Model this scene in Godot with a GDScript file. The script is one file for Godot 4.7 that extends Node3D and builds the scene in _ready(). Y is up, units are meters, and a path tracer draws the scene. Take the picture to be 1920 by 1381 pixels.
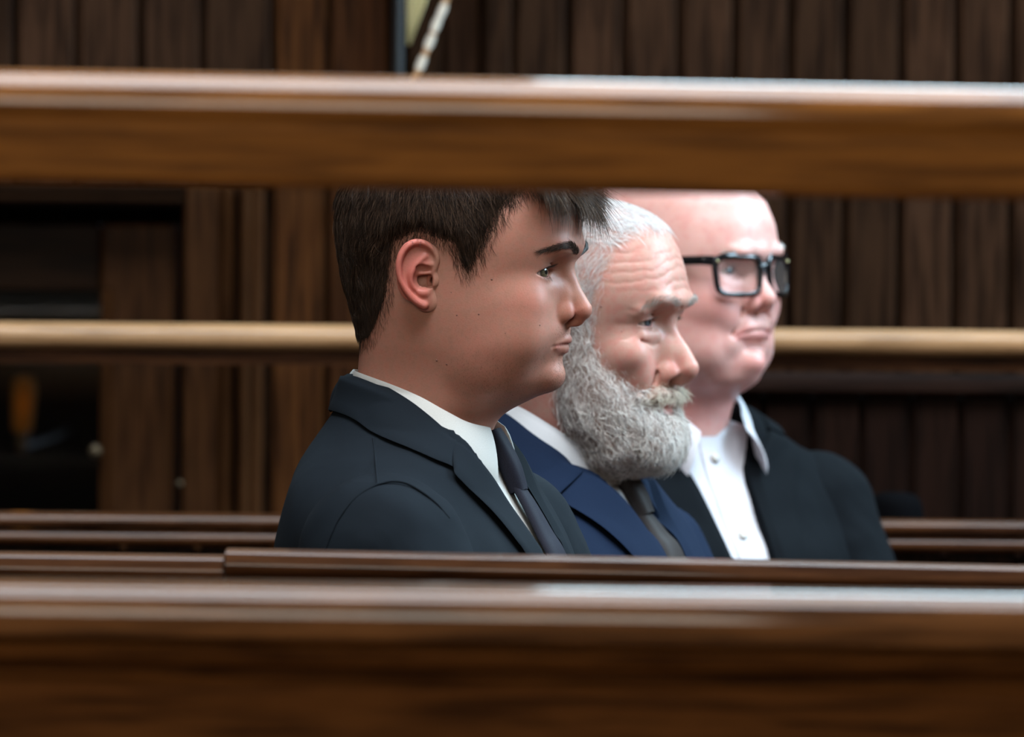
extends Node3D
# Three people sitting in the dock of a wood-panelled courtroom, seen between two rails through a long lens.

func _ready() -> void:
	# ---- camera
	cam = Camera3D.new()
	cam.name = "camera"
	add_child(cam)
	var lens := CameraAttributesPhysical.new()
	lens.frustum_focal_length = 24.0 * FPX / 1381.0
	lens.exposure_aperture = 24.0 * FPX / 1381.0 / 36.0
	lens.frustum_focus_distance = 6.74
	cam.attributes = lens
	cam.position = Vector3(0, 1.25, 6.7)
	cam.rotation_degrees = Vector3(-(690.5 - 430.0) / FPX * 57.29578, 0, 0.5)
	cam.near = 0.05
	cam.far = 100.0
	# ---- air and exposure
	var we := WorldEnvironment.new()
	we.name = "world"
	var env := Environment.new()
	env.background_mode = Environment.BG_COLOR
	env.background_color = Color(0.55, 0.62, 0.7)
	env.tonemap_mode = Environment.TONE_MAPPER_LINEAR
	env.tonemap_exposure = 1.06
	env.sdfgi_enabled = true
	env.ssao_enabled = true
	env.ssil_enabled = true
	we.environment = env
	add_child(we)
	# ---- daylight: tall windows in the wall to which the people turn, a high window in the wall behind them, a roof light, windows behind the camera
	window("window_1", Vector3(4.34, 3.55, -1.0), Vector3(-1, 0, 0), Vector2(2.4, 2.3), 36.0, Color(0.80, 0.92, 1.0))
	window("window_2", Vector3(1.8, 3.95, -2.44), Vector3(0, 0, 1), Vector2(3.5, 1.4), 42.0, Color(0.78, 0.93, 1.0))
	window("window_3", Vector3(0.4, 4.94, 1.5), Vector3(0, -1, 0), Vector2(3.0, 3.0), 42.0, Color(0.94, 0.97, 1.0))
	window("window_4", Vector3(-1.2, 3.3, 8.54), Vector3(0, 0, -1), Vector2(3.2, 2.2), 18.0, Color(1.0, 0.95, 0.88))
	# ---- the room and its woodwork
	room()
	far_wall()
	door()
	dock()
	# ---- people
	young_man(Transform3D(Basis(Vector3.UP, deg_to_rad(-14.0)), P(856, 525, 0.0)))
	bearded_man(Transform3D(Basis(Vector3.UP, deg_to_rad(-22.0)) * Basis(Vector3.BACK, deg_to_rad(-1.0)), P(1080, 625, -0.56)))
	var h3 := Transform3D(Basis(Vector3.UP, deg_to_rad(-35.0)) * Basis(Vector3.BACK, deg_to_rad(4.0)), P(1267, 535, -1.12))
	bald_man(h3)
	glasses(h3)
	# ---- small things
	flag()
	black_hat()

func window(called: String, at: Vector3, facing: Vector3, size: Vector2, energy: float, col: Color) -> void:
	var o := thing(called, "", "", at, "", "structure")
	o.look_at_from_position(at, at + facing, Vector3.UP if absf(facing.y) < 0.5 else Vector3.BACK)
	var paint := plain(Color(0.05, 0.035, 0.025), 0.5)
	var bar := 0.06
	for s: float in [-1.0, 1.0]:
		part("window_frame", box_mesh(Vector3(bar, size.y + bar * 2.0, 0.10)), paint, o, Vector3(s * (size.x + bar) * 0.5, 0, 0.02))
		part("window_frame", box_mesh(Vector3(size.x, bar, 0.10)), paint, o, Vector3(0, s * (size.y + bar) * 0.5, 0.02))
	var glow := StandardMaterial3D.new()
	glow.albedo_color = Color(0.8, 0.85, 0.9)
	glow.roughness = 0.4
	glow.emission_enabled = true
	glow.emission = col
	glow.emission_energy_multiplier = 0.8
	var nx := 2
	var ny := 3
	for a in nx:
		for b in ny:
			var ps := Vector2((size.x - 0.03 * (nx - 1)) / nx, (size.y - 0.03 * (ny - 1)) / ny)
			part("pane", box_mesh(Vector3(ps.x, ps.y, 0.012), 0.001), glow, o, Vector3((a - (nx - 1) * 0.5) * (ps.x + 0.03), (b - (ny - 1) * 0.5) * (ps.y + 0.03), 0.04))
	for a in nx - 1:
		part("mullion", box_mesh(Vector3(0.03, size.y, 0.05)), paint, o, Vector3((a + 1 - nx * 0.5) * (size.x / nx), 0, 0.03))
	for b in ny - 1:
		part("mullion", box_mesh(Vector3(size.x, 0.03, 0.05)), paint, o, Vector3(0, (b + 1 - ny * 0.5) * (size.y / ny), 0.03))
	var l := AreaLight3D.new()
	l.name = called + "_daylight"
	add_child(l)
	l.look_at_from_position(at + facing * 0.06, at + facing, Vector3.UP if absf(facing.y) < 0.5 else Vector3.BACK)
	l.area_size = size
	l.light_energy = energy
	l.light_color = col
	l.area_range = 30.0
	l.shadow_enabled = true

# ------------------------------------------------------------------ helpers: pixels, naming, meshes
const FPX := 14400.0
var cam: Camera3D
var used_names := {}

func ray(px: float, py: float) -> Vector3:
	return (cam.basis * Vector3((px - 960.0) / FPX, (690.5 - py) / FPX, -1.0)).normalized()

func P(px: float, py: float, z: float) -> Vector3:
	var d := ray(px, py)
	return cam.position + d * ((z - cam.position.z) / d.z)

func numbered(called: String) -> String:
	var n: int = used_names.get(called, 0)
	used_names[called] = n + 1
	return called if n == 0 else "%s_%03d" % [called, n]

func tag(o: Node, label: String, category := "", group := "", kind := "") -> Node:
	if label: o.set_meta("label", label)
	if category: o.set_meta("category", category)
	if group: o.set_meta("group", group)
	if kind: o.set_meta("kind", kind)
	return o

func thing(called: String, label: String, category: String, at := Vector3.ZERO, group := "", kind := "") -> Node3D:
	var o := Node3D.new()
	o.name = numbered(called)
	add_child(o)
	o.position = at
	tag(o, label, category, group, kind)
	return o

func part(called: String, m: Mesh, mat: Material, parent: Node, at := Vector3.ZERO, label := "") -> MeshInstance3D:
	var o := MeshInstance3D.new()
	o.name = called if parent != self else numbered(called)
	o.mesh = m
	o.material_override = mat
	parent.add_child(o, true)
	o.position = at
	if label: o.set_meta("label", label)
	return o

class Geo:
	var v := PackedVector3Array()
	var n := PackedVector3Array()
	var c := PackedColorArray()
	var i := PackedInt32Array()
	func mesh() -> ArrayMesh:
		var a := []
		a.resize(Mesh.ARRAY_MAX)
		a[Mesh.ARRAY_VERTEX] = v
		a[Mesh.ARRAY_NORMAL] = n
		if c.size() == v.size() and c.size() > 0:
			a[Mesh.ARRAY_COLOR] = c
		a[Mesh.ARRAY_INDEX] = i
		var m := ArrayMesh.new()
		m.add_surface_from_arrays(Mesh.PRIMITIVE_TRIANGLES, a)
		return m
	func smooth_normals() -> void:
		n.resize(v.size())
		n.fill(Vector3.ZERO)
		for t in range(0, i.size(), 3):
			var a := i[t]
			var b := i[t + 1]
			var d := i[t + 2]
			var k := (v[d] - v[a]).cross(v[b] - v[a])
			n[a] += k
			n[b] += k
			n[d] += k
		for q in n.size():
			n[q] = n[q].normalized()
	func quad(a: Vector3, b: Vector3, d: Vector3, e: Vector3) -> void:   # a b d e counter-clockwise seen from outside
		var k := (b - a).cross(d - a).normalized()
		var s := v.size()
		v.append_array([a, b, d, e])
		n.append_array([k, k, k, k])
		i.append_array([s, s + 2, s + 1, s, s + 3, s + 2])
	func add(o: Geo, x: Transform3D) -> void:
		var s := v.size()
		for q in o.v.size():
			v.append(x * o.v[q])
			n.append((x.basis * o.n[q]).normalized())
		c.append_array(o.c)
		var flip := x.basis.determinant() < 0.0
		for t in range(0, o.i.size(), 3):
			i.append(o.i[t] + s)
			i.append(o.i[t + (2 if flip else 1)] + s)
			i.append(o.i[t + (1 if flip else 2)] + s)

# a box with chamfered edges, centred
func box_mesh(size: Vector3, ch := 0.003) -> ArrayMesh:
	var g := Geo.new()
	var h := size * 0.5
	var c := minf(ch, minf(h.x, minf(h.y, h.z)) * 0.9)
	for ax in 3:
		var u := (ax + 1) % 3
		var w := (ax + 2) % 3
		for s: float in [-1.0, 1.0]:
			var q: Array[Vector3] = []
			for k: Vector2 in [Vector2(-1, -1), Vector2(1, -1), Vector2(1, 1), Vector2(-1, 1)]:
				var p := Vector3.ZERO
				p[ax] = s * h[ax]
				p[u] = k.x * (h[u] - c)
				p[w] = k.y * (h[w] - c)
				q.append(p)
			if s > 0: g.quad(q[0], q[1], q[2], q[3])
			else: g.quad(q[3], q[2], q[1], q[0])
			for s2: float in [-1.0, 1.0]:   # the chamfer between face (ax, s) and face (u, s2)
				var a := Vector3.ZERO
				a[ax] = s * h[ax]; a[u] = s2 * (h[u] - c); a[w] = -(h[w] - c)
				var b := a
				b[ax] = s * (h[ax] - c); b[u] = s2 * h[u]
				var a2 := a
				a2[w] = -a[w]
				var b2 := b
				b2[w] = -b[w]
				if s * s2 > 0: g.quad(a, b, b2, a2)
				else: g.quad(a2, b2, b, a)
	for sx: float in [-1.0, 1.0]:
		for sy: float in [-1.0, 1.0]:
			for sz: float in [-1.0, 1.0]:
				var a := Vector3(sx * h.x, sy * (h.y - c), sz * (h.z - c))
				var b := Vector3(sx * (h.x - c), sy * h.y, sz * (h.z - c))
				var d := Vector3(sx * (h.x - c), sy * (h.y - c), sz * h.z)
				var k := Vector3(sx, sy, sz).normalized()
				var s := g.v.size()
				g.v.append_array([a, b, d])
				g.n.append_array([k, k, k])
				if sx * sy * sz > 0: g.i.append_array([s, s + 2, s + 1])
				else: g.i.append_array([s, s + 1, s + 2])
	return g.mesh()

# a profile (points (z, y), running anticlockwise seen with z to the right and y up) drawn out along x between x0 and x1, with soft corners
func extrude(profile: Array, x0: float, x1: float, steps := 1, axis := "x") -> ArrayMesh:
	var g := Geo.new()
	var k := profile.size()
	var nm: Array[Vector2] = []
	for a in k:
		var e: Vector2 = profile[(a + 1) % k] - profile[a]
		nm.append(Vector2(e.y, -e.x).normalized())
	for a in k:
		var b := (a + 1) % k
		var na := nm[a]
		var n0 := na
		var n1 := na
		var own: float = profile[a].distance_to(profile[b])
		var before: float = profile[(a - 1 + k) % k].distance_to(profile[a])
		var after: float = profile[b].distance_to(profile[(b + 1) % k])
		var np := nm[(a - 1 + k) % k]
		var nx := nm[b]
		if np.dot(na) > 0.8: n0 = (na + np).normalized() if maxf(own, before) < 3.0 * minf(own, before) else (na if own > before else np)
		if nx.dot(na) > 0.8: n1 = (na + nx).normalized() if maxf(own, after) < 3.0 * minf(own, after) else (na if own > after else nx)
		var s := g.v.size()
		for j in steps + 1:
			var x := lerpf(x0, x1, float(j) / steps)
			for w in 2:
				var p: Vector2 = profile[a] if w == 0 else profile[b]
				var nn := n0 if w == 0 else n1
				if axis == "x":
					g.v.append(Vector3(x, p.y, p.x)); g.n.append(Vector3(0, nn.y, nn.x))
				else:
					g.v.append(Vector3(p.x, x, p.y)); g.n.append(Vector3(nn.x, 0, nn.y))
		for j in steps:
			var q := s + j * 2
			g.i.append_array([q, q + 1, q + 3, q, q + 3, q + 2])
	var flat := PackedVector2Array(profile)
	var tri := Geometry2D.triangulate_polygon(flat)
	for e in 2:
		var s := g.v.size()
		var x := x0 if e == 0 else x1
		for p in flat:
			if axis == "x":
				g.v.append(Vector3(x, p.y, p.x)); g.n.append(Vector3(-1 if e == 0 else 1, 0, 0))
			else:
				g.v.append(Vector3(p.x, x, p.y)); g.n.append(Vector3(0, -1 if e == 0 else 1, 0))
		for t in range(0, tri.size(), 3):
			g.i.append_array([s + tri[t], s + tri[t + 1], s + tri[t + 2]])
	return g.mesh()

func arc(c: Vector2, r: float, a0: float, a1: float, k := 8) -> Array:
	var o := []
	for j in k + 1:
		var a := deg_to_rad(lerpf(a0, a1, float(j) / k))
		o.append(c + Vector2(cos(a), sin(a)) * r)
	return o

func tube(points: Array, radii: Array, sides := 10, closed := false) -> Geo:
	var g := Geo.new()
	var k := points.size()
	var up := Vector3(0.123, 0.9, 0.31).normalized()
	for j in k:
		var a: Vector3 = points[(j - 1 + k) % k] if (j > 0 or closed) else points[j]
		var b: Vector3 = points[(j + 1) % k] if (j < k - 1 or closed) else points[j]
		var t := (b - a).normalized()
		var x := t.cross(up).normalized()
		var y := x.cross(t).normalized()
		up = y
		var r: float = radii[mini(j, radii.size() - 1)]
		for s in sides:
			var an := TAU * s / sides
			var d := x * cos(an) + y * sin(an)
			g.v.append(points[j] + d * r)
			g.n.append(d)
	for j in (k if closed else k - 1):
		for s in sides:
			var a := j * sides + s
			var b := j * sides + (s + 1) % sides
			var c := ((j + 1) % k) * sides + s
			var d := ((j + 1) % k) * sides + (s + 1) % sides
			g.i.append_array([a, b, c, b, d, c])
	if not closed:
		for e in 2:
			var c0 := g.v.size()
			var q := 0 if e == 0 else k - 1
			var dir: Vector3 = (points[0] - points[1]).normalized() if e == 0 else (points[k - 1] - points[k - 2]).normalized()
			g.v.append(points[q] + dir * radii[mini(q, radii.size() - 1)] * 0.4)
			g.n.append(dir)
			for s in sides:
				var a := q * sides + s
				var b := q * sides + (s + 1) % sides
				if e == 0: g.i.append_array([c0, b, a])
				else: g.i.append_array([c0, a, b])
	return g

func spline(pts: Array, t: float) -> Variant:   # Catmull-Rom through pts, t in 0..1
	var k := pts.size() - 1
	var f := clampf(t, 0.0, 1.0) * k
	var i := mini(int(f), k - 1)
	var u := f - i
	var p1 = pts[i]
	var p2 = pts[i + 1]
	var p0 = pts[i - 1] if i > 0 else p1 * 2.0 - p2
	var p3 = pts[i + 2] if i + 2 <= k else p2 * 2.0 - p1
	return (p1 * 2.0 + (p2 - p0) * u + (p0 * 2.0 - p1 * 5.0 + p2 * 4.0 - p3) * u * u + (p1 * 3.0 - p0 - p2 * 3.0 + p3) * u * u * u) * 0.5

# ------------------------------------------------------------------ distance fields and their surface nets
# A field is a lofted body (rows of front, back and half width over height) joined with ellipsoids and tapered capsules by smooth minima.
class Field:
	var a := PackedVector3Array()
	var b := PackedVector3Array()
	var r0 := PackedFloat32Array()
	var r1 := PackedFloat32Array()
	var k := PackedFloat32Array()
	var op := PackedInt32Array()     # 1 join, -1 carve, 2 eyelid ball with its opening
	var kind := PackedInt32Array()   # 0 ellipsoid, 1 tapered capsule, 2 eye
	var rot: Array[Basis] = []
	var mirror := true
	var eye := {}
	var extra: Callable
	var inflate: Callable        # thickness added to the loft
	# loft
	var has_loft := false
	var y0 := 0.0
	var ystep := 1.0
	var lf := PackedFloat32Array()
	var lb := PackedFloat32Array()
	var lc := PackedFloat32Array()
	var lw := PackedFloat32Array()
	var lp := PackedFloat32Array()
	var lq := PackedFloat32Array()
	var sf := PackedFloat32Array()
	var sb := PackedFloat32Array()
	var sw := PackedFloat32Array()
	func loft(rows: Array, step: float) -> void:   # rows: [y, front, back, centre, width, front exponent, back exponent], y falling
		has_loft = true
		ystep = step
		y0 = rows[-1][0]
		var y1: float = rows[0][0]
		var cnt := int((y1 - y0) / step) + 1
		var r := rows.duplicate()
		r.reverse()
		var at := 0
		for j in cnt:
			var y := y0 + j * step
			while at < r.size() - 2 and y > r[at + 1][0]:
				at += 1
			var o := []
			var p1: Array = r[at]
			var p2: Array = r[at + 1]
			var p0: Array = r[at - 1] if at > 0 else p1
			var p3: Array = r[at + 2] if at + 2 < r.size() else p2
			var h: float = p2[0] - p1[0]
			var u := clampf((y - p1[0]) / h, 0, 1)
			for q in range(1, 7):
				var m1: float = (p2[q] - p0[q]) / (p2[0] - p0[0]) * h
				var m2: float = (p3[q] - p1[q]) / (p3[0] - p1[0]) * h
				var dlt: float = p2[q] - p1[q]
				if absf(dlt) < 1e-6: m1 = 0.0; m2 = 0.0
				else:
					if m1 / dlt < 0.0: m1 = 0.0
					if m2 / dlt < 0.0: m2 = 0.0
					m1 = clampf(m1, -3.0 * absf(dlt), 3.0 * absf(dlt))
					m2 = clampf(m2, -3.0 * absf(dlt), 3.0 * absf(dlt))
				var u2 := u * u
				var u3 := u2 * u
				o.append((2 * u3 - 3 * u2 + 1) * p1[q] + (u3 - 2 * u2 + u) * m1 + (3 * u2 - 2 * u3) * p2[q] + (u3 - u2) * m2)
			lf.append(o[0]); lb.append(o[1]); lc.append(o[2]); lw.append(o[3]); lp.append(o[4]); lq.append(o[5])
		lf = soft(lf); lb = soft(lb); lc = soft(lc); lw = soft(lw); lp = soft(lp); lq = soft(lq)
		for j in cnt:
			var u := maxi(j - 1, 0)
			var w := mini(j + 1, cnt - 1)
			var h := (w - u) * step
			sf.append(minf(absf(lf[w] - lf[u]) / h, 4.0)); sb.append(minf(absf(lb[w] - lb[u]) / h, 4.0)); sw.append(minf(absf(lw[w] - lw[u]) / h, 4.0))
		sf = soft(sf); sb = soft(sb); sw = soft(sw)
	func soft(x: PackedFloat32Array) -> PackedFloat32Array:   # the rows flow into each other
		var o := x
		for pass_ in 4:
			var q := o.duplicate()
			for j in range(2, x.size() - 2):
				var r := mini(4, mini(j, x.size() - 1 - j))
				var sum := 0.0
				for t in range(-r, r + 1): sum += q[j + t]
				o[j] = sum / (2 * r + 1)
		return o
	func loft_at(p: Vector3) -> float:
		var fy := (p.y - y0) / ystep
		var over := 0.0
		if fy < 0.0: over = -fy * ystep; fy = 0.0
		elif fy > lf.size() - 1.001: over = (fy - lf.size() + 1.001) * ystep; fy = lf.size() - 1.001
		var i := int(fy)
		var u := fy - i
		var c := lerpf(lc[i], lc[i + 1], u)
		var dx := p.x - c
		var z := absf(p.z)
		var w := lerpf(lw[i], lw[i + 1], u)
		var e := 0.0
		var n := 2.0
		var s := 0.0
		if dx > 0.0:
			e = lerpf(lf[i], lf[i + 1], u) - c
			n = lerpf(lp[i], lp[i + 1], u)
			s = lerpf(sf[i], sf[i + 1], u)
		else:
			dx = -dx
			e = c - lerpf(lb[i], lb[i + 1], u)
			n = lerpf(lq[i], lq[i + 1], u)
			s = lerpf(sb[i], sb[i + 1], u)
		var r := pow(pow(dx / e, n) + pow(z / w, n), 1.0 / n)
		var d := -minf(e, w)
		if r > 0.05:
			d = sqrt(dx * dx + z * z) * (1.0 - 1.0 / r)
			s = (dx * s + z * lerpf(sw[i], sw[i + 1], u)) / (dx + z + 0.001)
			d /= sqrt(1.0 + s * s)
		if over > 0.0:
			d = maxf(d, over) if d < 0.0 else sqrt(d * d + over * over)
		return d
	func ell(c: Vector3, r: Vector3, kk: float, o := 1, turn := Vector3.ZERO) -> void:
		a.append(c); b.append(r); r0.append(0); r1.append(0); k.append(kk); op.append(o); kind.append(0)
		rot.append(Basis.from_euler(turn).transposed())
	func cap(c: Vector3, d: Vector3, ra: float, rb: float, kk: float, o := 1) -> void:
		a.append(c); b.append(d); r0.append(ra); r1.append(rb); k.append(kk); op.append(o); kind.append(1)
		rot.append(Basis.IDENTITY)
	var lines := {}                  # polylines of kind 3
	func chain(pts: Array, rad: Array, kk: float, o := 1, fine := 3) -> void:   # a rounded line through pts
		var q := PackedVector3Array()
		var w := PackedFloat32Array()
		var n := pts.size() - 1
		for j in n * fine + 1:
			var t := float(j) / fine
			var i := mini(int(t), n - 1)
			var u := t - i
			var p0: Vector3 = pts[maxi(i - 1, 0)]
			var p3: Vector3 = pts[mini(i + 2, n)]
			q.append((pts[i] as Vector3).cubic_interpolate(pts[i + 1], p0, p3, u))
			w.append(lerpf(rad[i], rad[i + 1], u))
		var mid := Vector3.ZERO
		for p in q: mid += p / q.size()
		var big := 0.0
		for j in q.size(): big = maxf(big, q[j].distance_to(mid) + w[j])
		lines[a.size()] = [q, w]
		a.append(mid); b.append(Vector3.ZERO); r0.append(big); r1.append(0); k.append(kk); op.append(o); kind.append(3)
		rot.append(Basis.IDENTITY)
	func set_eye(c: Vector3, r: float, kk: float, up: Callable, low: Callable) -> void:
		eye = {"c": c, "up": up, "low": low}
		a.append(c); b.append(Vector3.ZERO); r0.append(r); r1.append(0); k.append(kk); op.append(2); kind.append(2)
		rot.append(Basis.IDENTITY)
	func prim(j: int, p: Vector3) -> float:
		if kind[j] == 1:
			var pa := p - a[j]
			var ba := b[j] - a[j]
			var h := clampf(pa.dot(ba) / (ba.length_squared() + 1e-9), 0.0, 1.0)
			return (pa - ba * h).length() - lerpf(r0[j], r1[j], h)
		if kind[j] == 2:
			return (p - a[j]).length() - r0[j]
		if kind[j] == 3:
			var far := (p - a[j]).length() - r0[j]
			if far > 40.0: return far
			var q3: PackedVector3Array = lines[j][0]
			var w3: PackedFloat32Array = lines[j][1]
			var best := 1e9
			for t in q3.size() - 1:
				var pa := p - q3[t]
				var ba := q3[t + 1] - q3[t]
				var h := clampf(pa.dot(ba) / (ba.length_squared() + 1e-9), 0.0, 1.0)
				best = minf(best, (pa - ba * h).length() - lerpf(w3[t], w3[t + 1], h))
			return best
		var q := rot[j] * (p - a[j])
		var r := b[j]
		var k0 := (q / r).length()
		var k1 := (q / (r * r)).length()
		if k1 < 1e-9: return -minf(r.x, minf(r.y, r.z))
		return k0 * (k0 - 1.0) / k1
	func at(pp: Vector3, use: PackedInt32Array) -> float:
		var p := pp
		if mirror: p.z = absf(p.z)
		var d := 1e6
		if has_loft:
			d = loft_at(p)
			if inflate.is_valid(): d -= inflate.call(p)
		for j in use:
			var e := prim(j, p)
			var kk := k[j]
			var o := op[j]
			if o == 1:
				if d > 1e5: d = e
				else:
					var h := maxf(kk - absf(d - e), 0.0) / kk
					d = minf(d, e) - h * h * kk * 0.25
			elif o == -1:
				e = -e
				var h := maxf(kk - absf(d - e), 0.0) / kk
				d = maxf(d, e) + h * h * kk * 0.25
			else:
				var h := maxf(kk - absf(d - e), 0.0) / kk
				d = minf(d, e) - h * h * kk * 0.25
				var q := p - a[j]
				if q.x > 0.0:
					var op_ := minf(eye.up.call(q.z) - q.y, q.y - eye.low.call(q.z))
					if op_ > -1.2:
						h = maxf(1.8 - absf(d - op_), 0.0) / 1.8
						d = maxf(d, op_) + h * h * 0.45
		if extra.is_valid():
			d = extra.call(p, d)
		return d
	func all() -> PackedInt32Array:
		return PackedInt32Array(range(a.size()))

	# surface nets that follow the surface from the seeds
	func net(lo: Vector3, hi: Vector3, h: float, seeds: Array, toward: Vector3 = Vector3(1, 0, 0)) -> Geo:
		var g := Geo.new()
		var nx := int((hi.x - lo.x) / h) + 2
		var ny := int((hi.y - lo.y) / h) + 2
		var nz := int((hi.z - lo.z) / h) + 2
		var half := -1
		if mirror:   # a grid that is its own mirror image
			half = int(ceil(hi.z / h)) 
			lo.z = -half * h
			nz = half * 2 + 1
		var val := PackedFloat32Array()
		val.resize(nx * ny * nz)
		val.fill(1e9)
		var vid := PackedInt32Array()
		vid.resize(nx * ny * nz)
		vid.fill(-1)
		var bs := 8
		var bx := nx / bs + 1
		var by := ny / bs + 1
		var blocks := {}
		var every := all()
		var reach := bs * h * 0.9
		var sy := nx
		var sz := nx * ny
		var off := [0, 1, sy, sy + 1, sz, sz + 1, sz + sy, sz + sy + 1]
		var queue := PackedInt32Array()
		var cells := PackedInt32Array()
		for s: Vector3 in seeds:
			var p := s
			for t in 4000:
				if at(p, every) > 0.0: break
				p += toward * h * 0.5
			var c := ((p - toward * h * 0.25) - lo) / h
			for dz in range(-1, 2):
				for dy in range(-1, 2):
					for dx in range(-1, 2):
						var ix := int(c.x) + dx
						var iy := int(c.y) + dy
						var iz := int(c.z) + dz
						if ix >= 0 and iy >= 0 and iz >= 0 and ix < nx - 1 and iy < ny - 1 and iz < nz - 1:
							queue.append(ix + iy * sy + iz * sz)
		var head := 0
		var e8 := PackedFloat32Array()
		e8.resize(8)
		while head < queue.size():
			var cell := queue[head]
			head += 1
			if vid[cell] != -1: continue
			var iz := cell / sz
			var iy := (cell - iz * sz) / sy
			var ix := cell - iz * sz - iy * sy
			var mask := 0
			for q in 8:
				var ci: int = cell + off[q]
				var e := val[ci]
				if e > 1e8:
					var cx := ix + (q & 1)
					var cy := iy + ((q >> 1) & 1)
					var cz := iz + (q >> 2)
					var mz := cz
					if half >= 0 and cz < half: mz = half * 2 - cz
					var mi := cx + cy * sy + mz * sz
					e = val[mi]
					if e > 1e8:
						var bk := (cx / bs) + (cy / bs) * bx + (mz / bs) * bx * by
						if not blocks.has(bk):
							var ctr := lo + Vector3((cx / bs) + 0.5, (cy / bs) + 0.5, (mz / bs) + 0.5) * (bs * h)
							var use := PackedInt32Array()
							for j in every:
								if prim(j, ctr) < reach * 1.5 + k[j] + (3.0 * h if kind[j] != 2 else 3.0 * h): use.append(j)
							blocks[bk] = use
						e = at(lo + Vector3(cx, cy, mz) * h, blocks[bk])
						if e == 0.0: e = 1e-6
						val[mi] = e
					val[ci] = e
				e8[q] = e
				if e < 0.0: mask |= 1 << q
			if mask == 0 or mask == 255:
				vid[cell] = -2
				continue
			var sum := Vector3.ZERO
			var cnt := 0
			for ax in 3:
				var bit := 1 << ax
				for q in 8:
					if q & bit: continue
					var q2 := q | bit
					if ((mask >> q) & 1) != ((mask >> q2) & 1):
						var t := e8[q] / (e8[q] - e8[q2])
						var p := Vector3(q & 1, (q >> 1) & 1, q >> 2)
						p[ax] += t
						sum += p
						cnt += 1
			vid[cell] = g.v.size()
			g.v.append(lo + (Vector3(ix, iy, iz) + sum / cnt) * h)
			cells.append(cell)
			if ix > 0 and (mask & 0x55) != 0 and (mask & 0x55) != 0x55: queue.append(cell - 1)
			if ix < nx - 2 and (mask & 0xAA) != 0 and (mask & 0xAA) != 0xAA: queue.append(cell + 1)
			if iy > 0 and (mask & 0x33) != 0 and (mask & 0x33) != 0x33: queue.append(cell - sy)
			if iy < ny - 2 and (mask & 0xCC) != 0 and (mask & 0xCC) != 0xCC: queue.append(cell + sy)
			if iz > 0 and (mask & 0x0F) != 0 and (mask & 0x0F) != 0x0F: queue.append(cell - sz)
			if iz < nz - 2 and (mask & 0xF0) != 0 and (mask & 0xF0) != 0xF0: queue.append(cell + sz)
		for cell in cells:
			var s := val[cell] < 0.0
			for ax in 3:
				var d1: int = [1, sy, sz][ax]
				var u: int = [sy, sz, 1][ax]
				var w: int = [sz, 1, sy][ax]
				if (val[cell + d1] < 0.0) == s: continue
				var c1 := cell - u
				var c2 := cell - w
				var c3 := cell - u - w
				if c3 < 0: continue
				if vid[c1] < 0 or vid[c2] < 0 or vid[c3] < 0: continue
				if s: g.i.append_array([vid[cell], vid[c3], vid[c1], vid[cell], vid[c2], vid[c3]])
				else: g.i.append_array([vid[cell], vid[c1], vid[c3], vid[cell], vid[c3], vid[c2]])
		g.smooth_normals()
		return g

# ------------------------------------------------------------------ heads (millimetres; origin between the ear canals, x forward, y up, z to the person's right)
const FINE := 1.0   # cell size factor of heads

func V(x: float, y: float, z: float) -> Vector3:
	return Vector3(x, y, z)

func lids(up_h: float, low_h: float, tilt := 0.0, mid := -1.0, span := 15.0) -> Array:
	return [func(z: float) -> float: return up_h * (1.0 - pow((z - mid) / span, 2.0)) + tilt * z,
		func(z: float) -> float: return -low_h * (1.0 - pow((z - mid - 2.0) / (span), 2.0)) + tilt * z]

# what one head is made of; m holds the measures of the man
func head_field(m: Dictionary) -> Field:
	var f := Field.new()
	f.loft(m.rows, 1.0)
	for e: Array in m.masses:
		f.ell(e[0], e[1], e[2], 1, e[3] if e.size() > 3 else Vector3.ZERO)
	# sockets, lids
	var ec: Vector3 = m.eye
	f.ell(m.socket[0], m.socket[1], m.socket[2], -1, m.socket[3] if m.socket.size() > 3 else Vector3.ZERO)
	for e: Array in m.get("bags", []):
		f.cap(e[0], e[1], e[2], e[3], e[4], e[5])
	f.set_eye(ec, m.lid_r, 3.5, m.lids[0], m.lids[1])
	for e: Array in m.get("lid_folds", []):
		f.cap(e[0], e[1], e[2], e[3], e[4], e[5])
	# nose
	f.chain(m.bridge[0], m.bridge[1], 7.0)
	for e: Array in m.nose:
		f.ell(e[0], e[1], e[2], 1, e[3] if e.size() > 3 else Vector3.ZERO)
	for e: Array in m.nostril:
		f.ell(e[0], e[1], e[2], -1, e[3])
	for e: Array in m.creases:      # folds: capsules cut in
		f.cap(e[0], e[1], e[2], e[3], e[4], -1)
	# mouth
	# the outer thirds of the lips and the line between them lie in the face's own surface
	for lip: Array in [m.upper_lip, m.lower_lip]:
		for j in range(2, lip[0].size()):
			lip[0][j].x = face_x(f, lip[0][j].y, lip[0][j].z) - lip[1][j] + (0.9 if j == 2 else 0.1)
	f.chain(m.upper_lip[0], m.upper_lip[1], 4.0)
	f.chain(m.lower_lip[0], m.lower_lip[1], 4.0)
	for j in m.slit[0].size():
		m.slit[0][j].x = face_x(f, m.slit[0][j].y, m.slit[0][j].z) - 0.2
	f.chain(m.slit[0], m.slit[1], 1.6, -1)
	# ear hole and the hollow round it
	var ea: Vector3 = m.ear_at
	f.ell(ea + V(-6, 1, 5), V(10, 12, 9), 4.0, -1)
	f.cap(ea + V(-1.0, -1, 6), ea + V(0, 0, -20), 3.6, 3.0, 2.0, -1)
	if m.has("extra"): f.extra = m.extra
	return f

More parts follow.
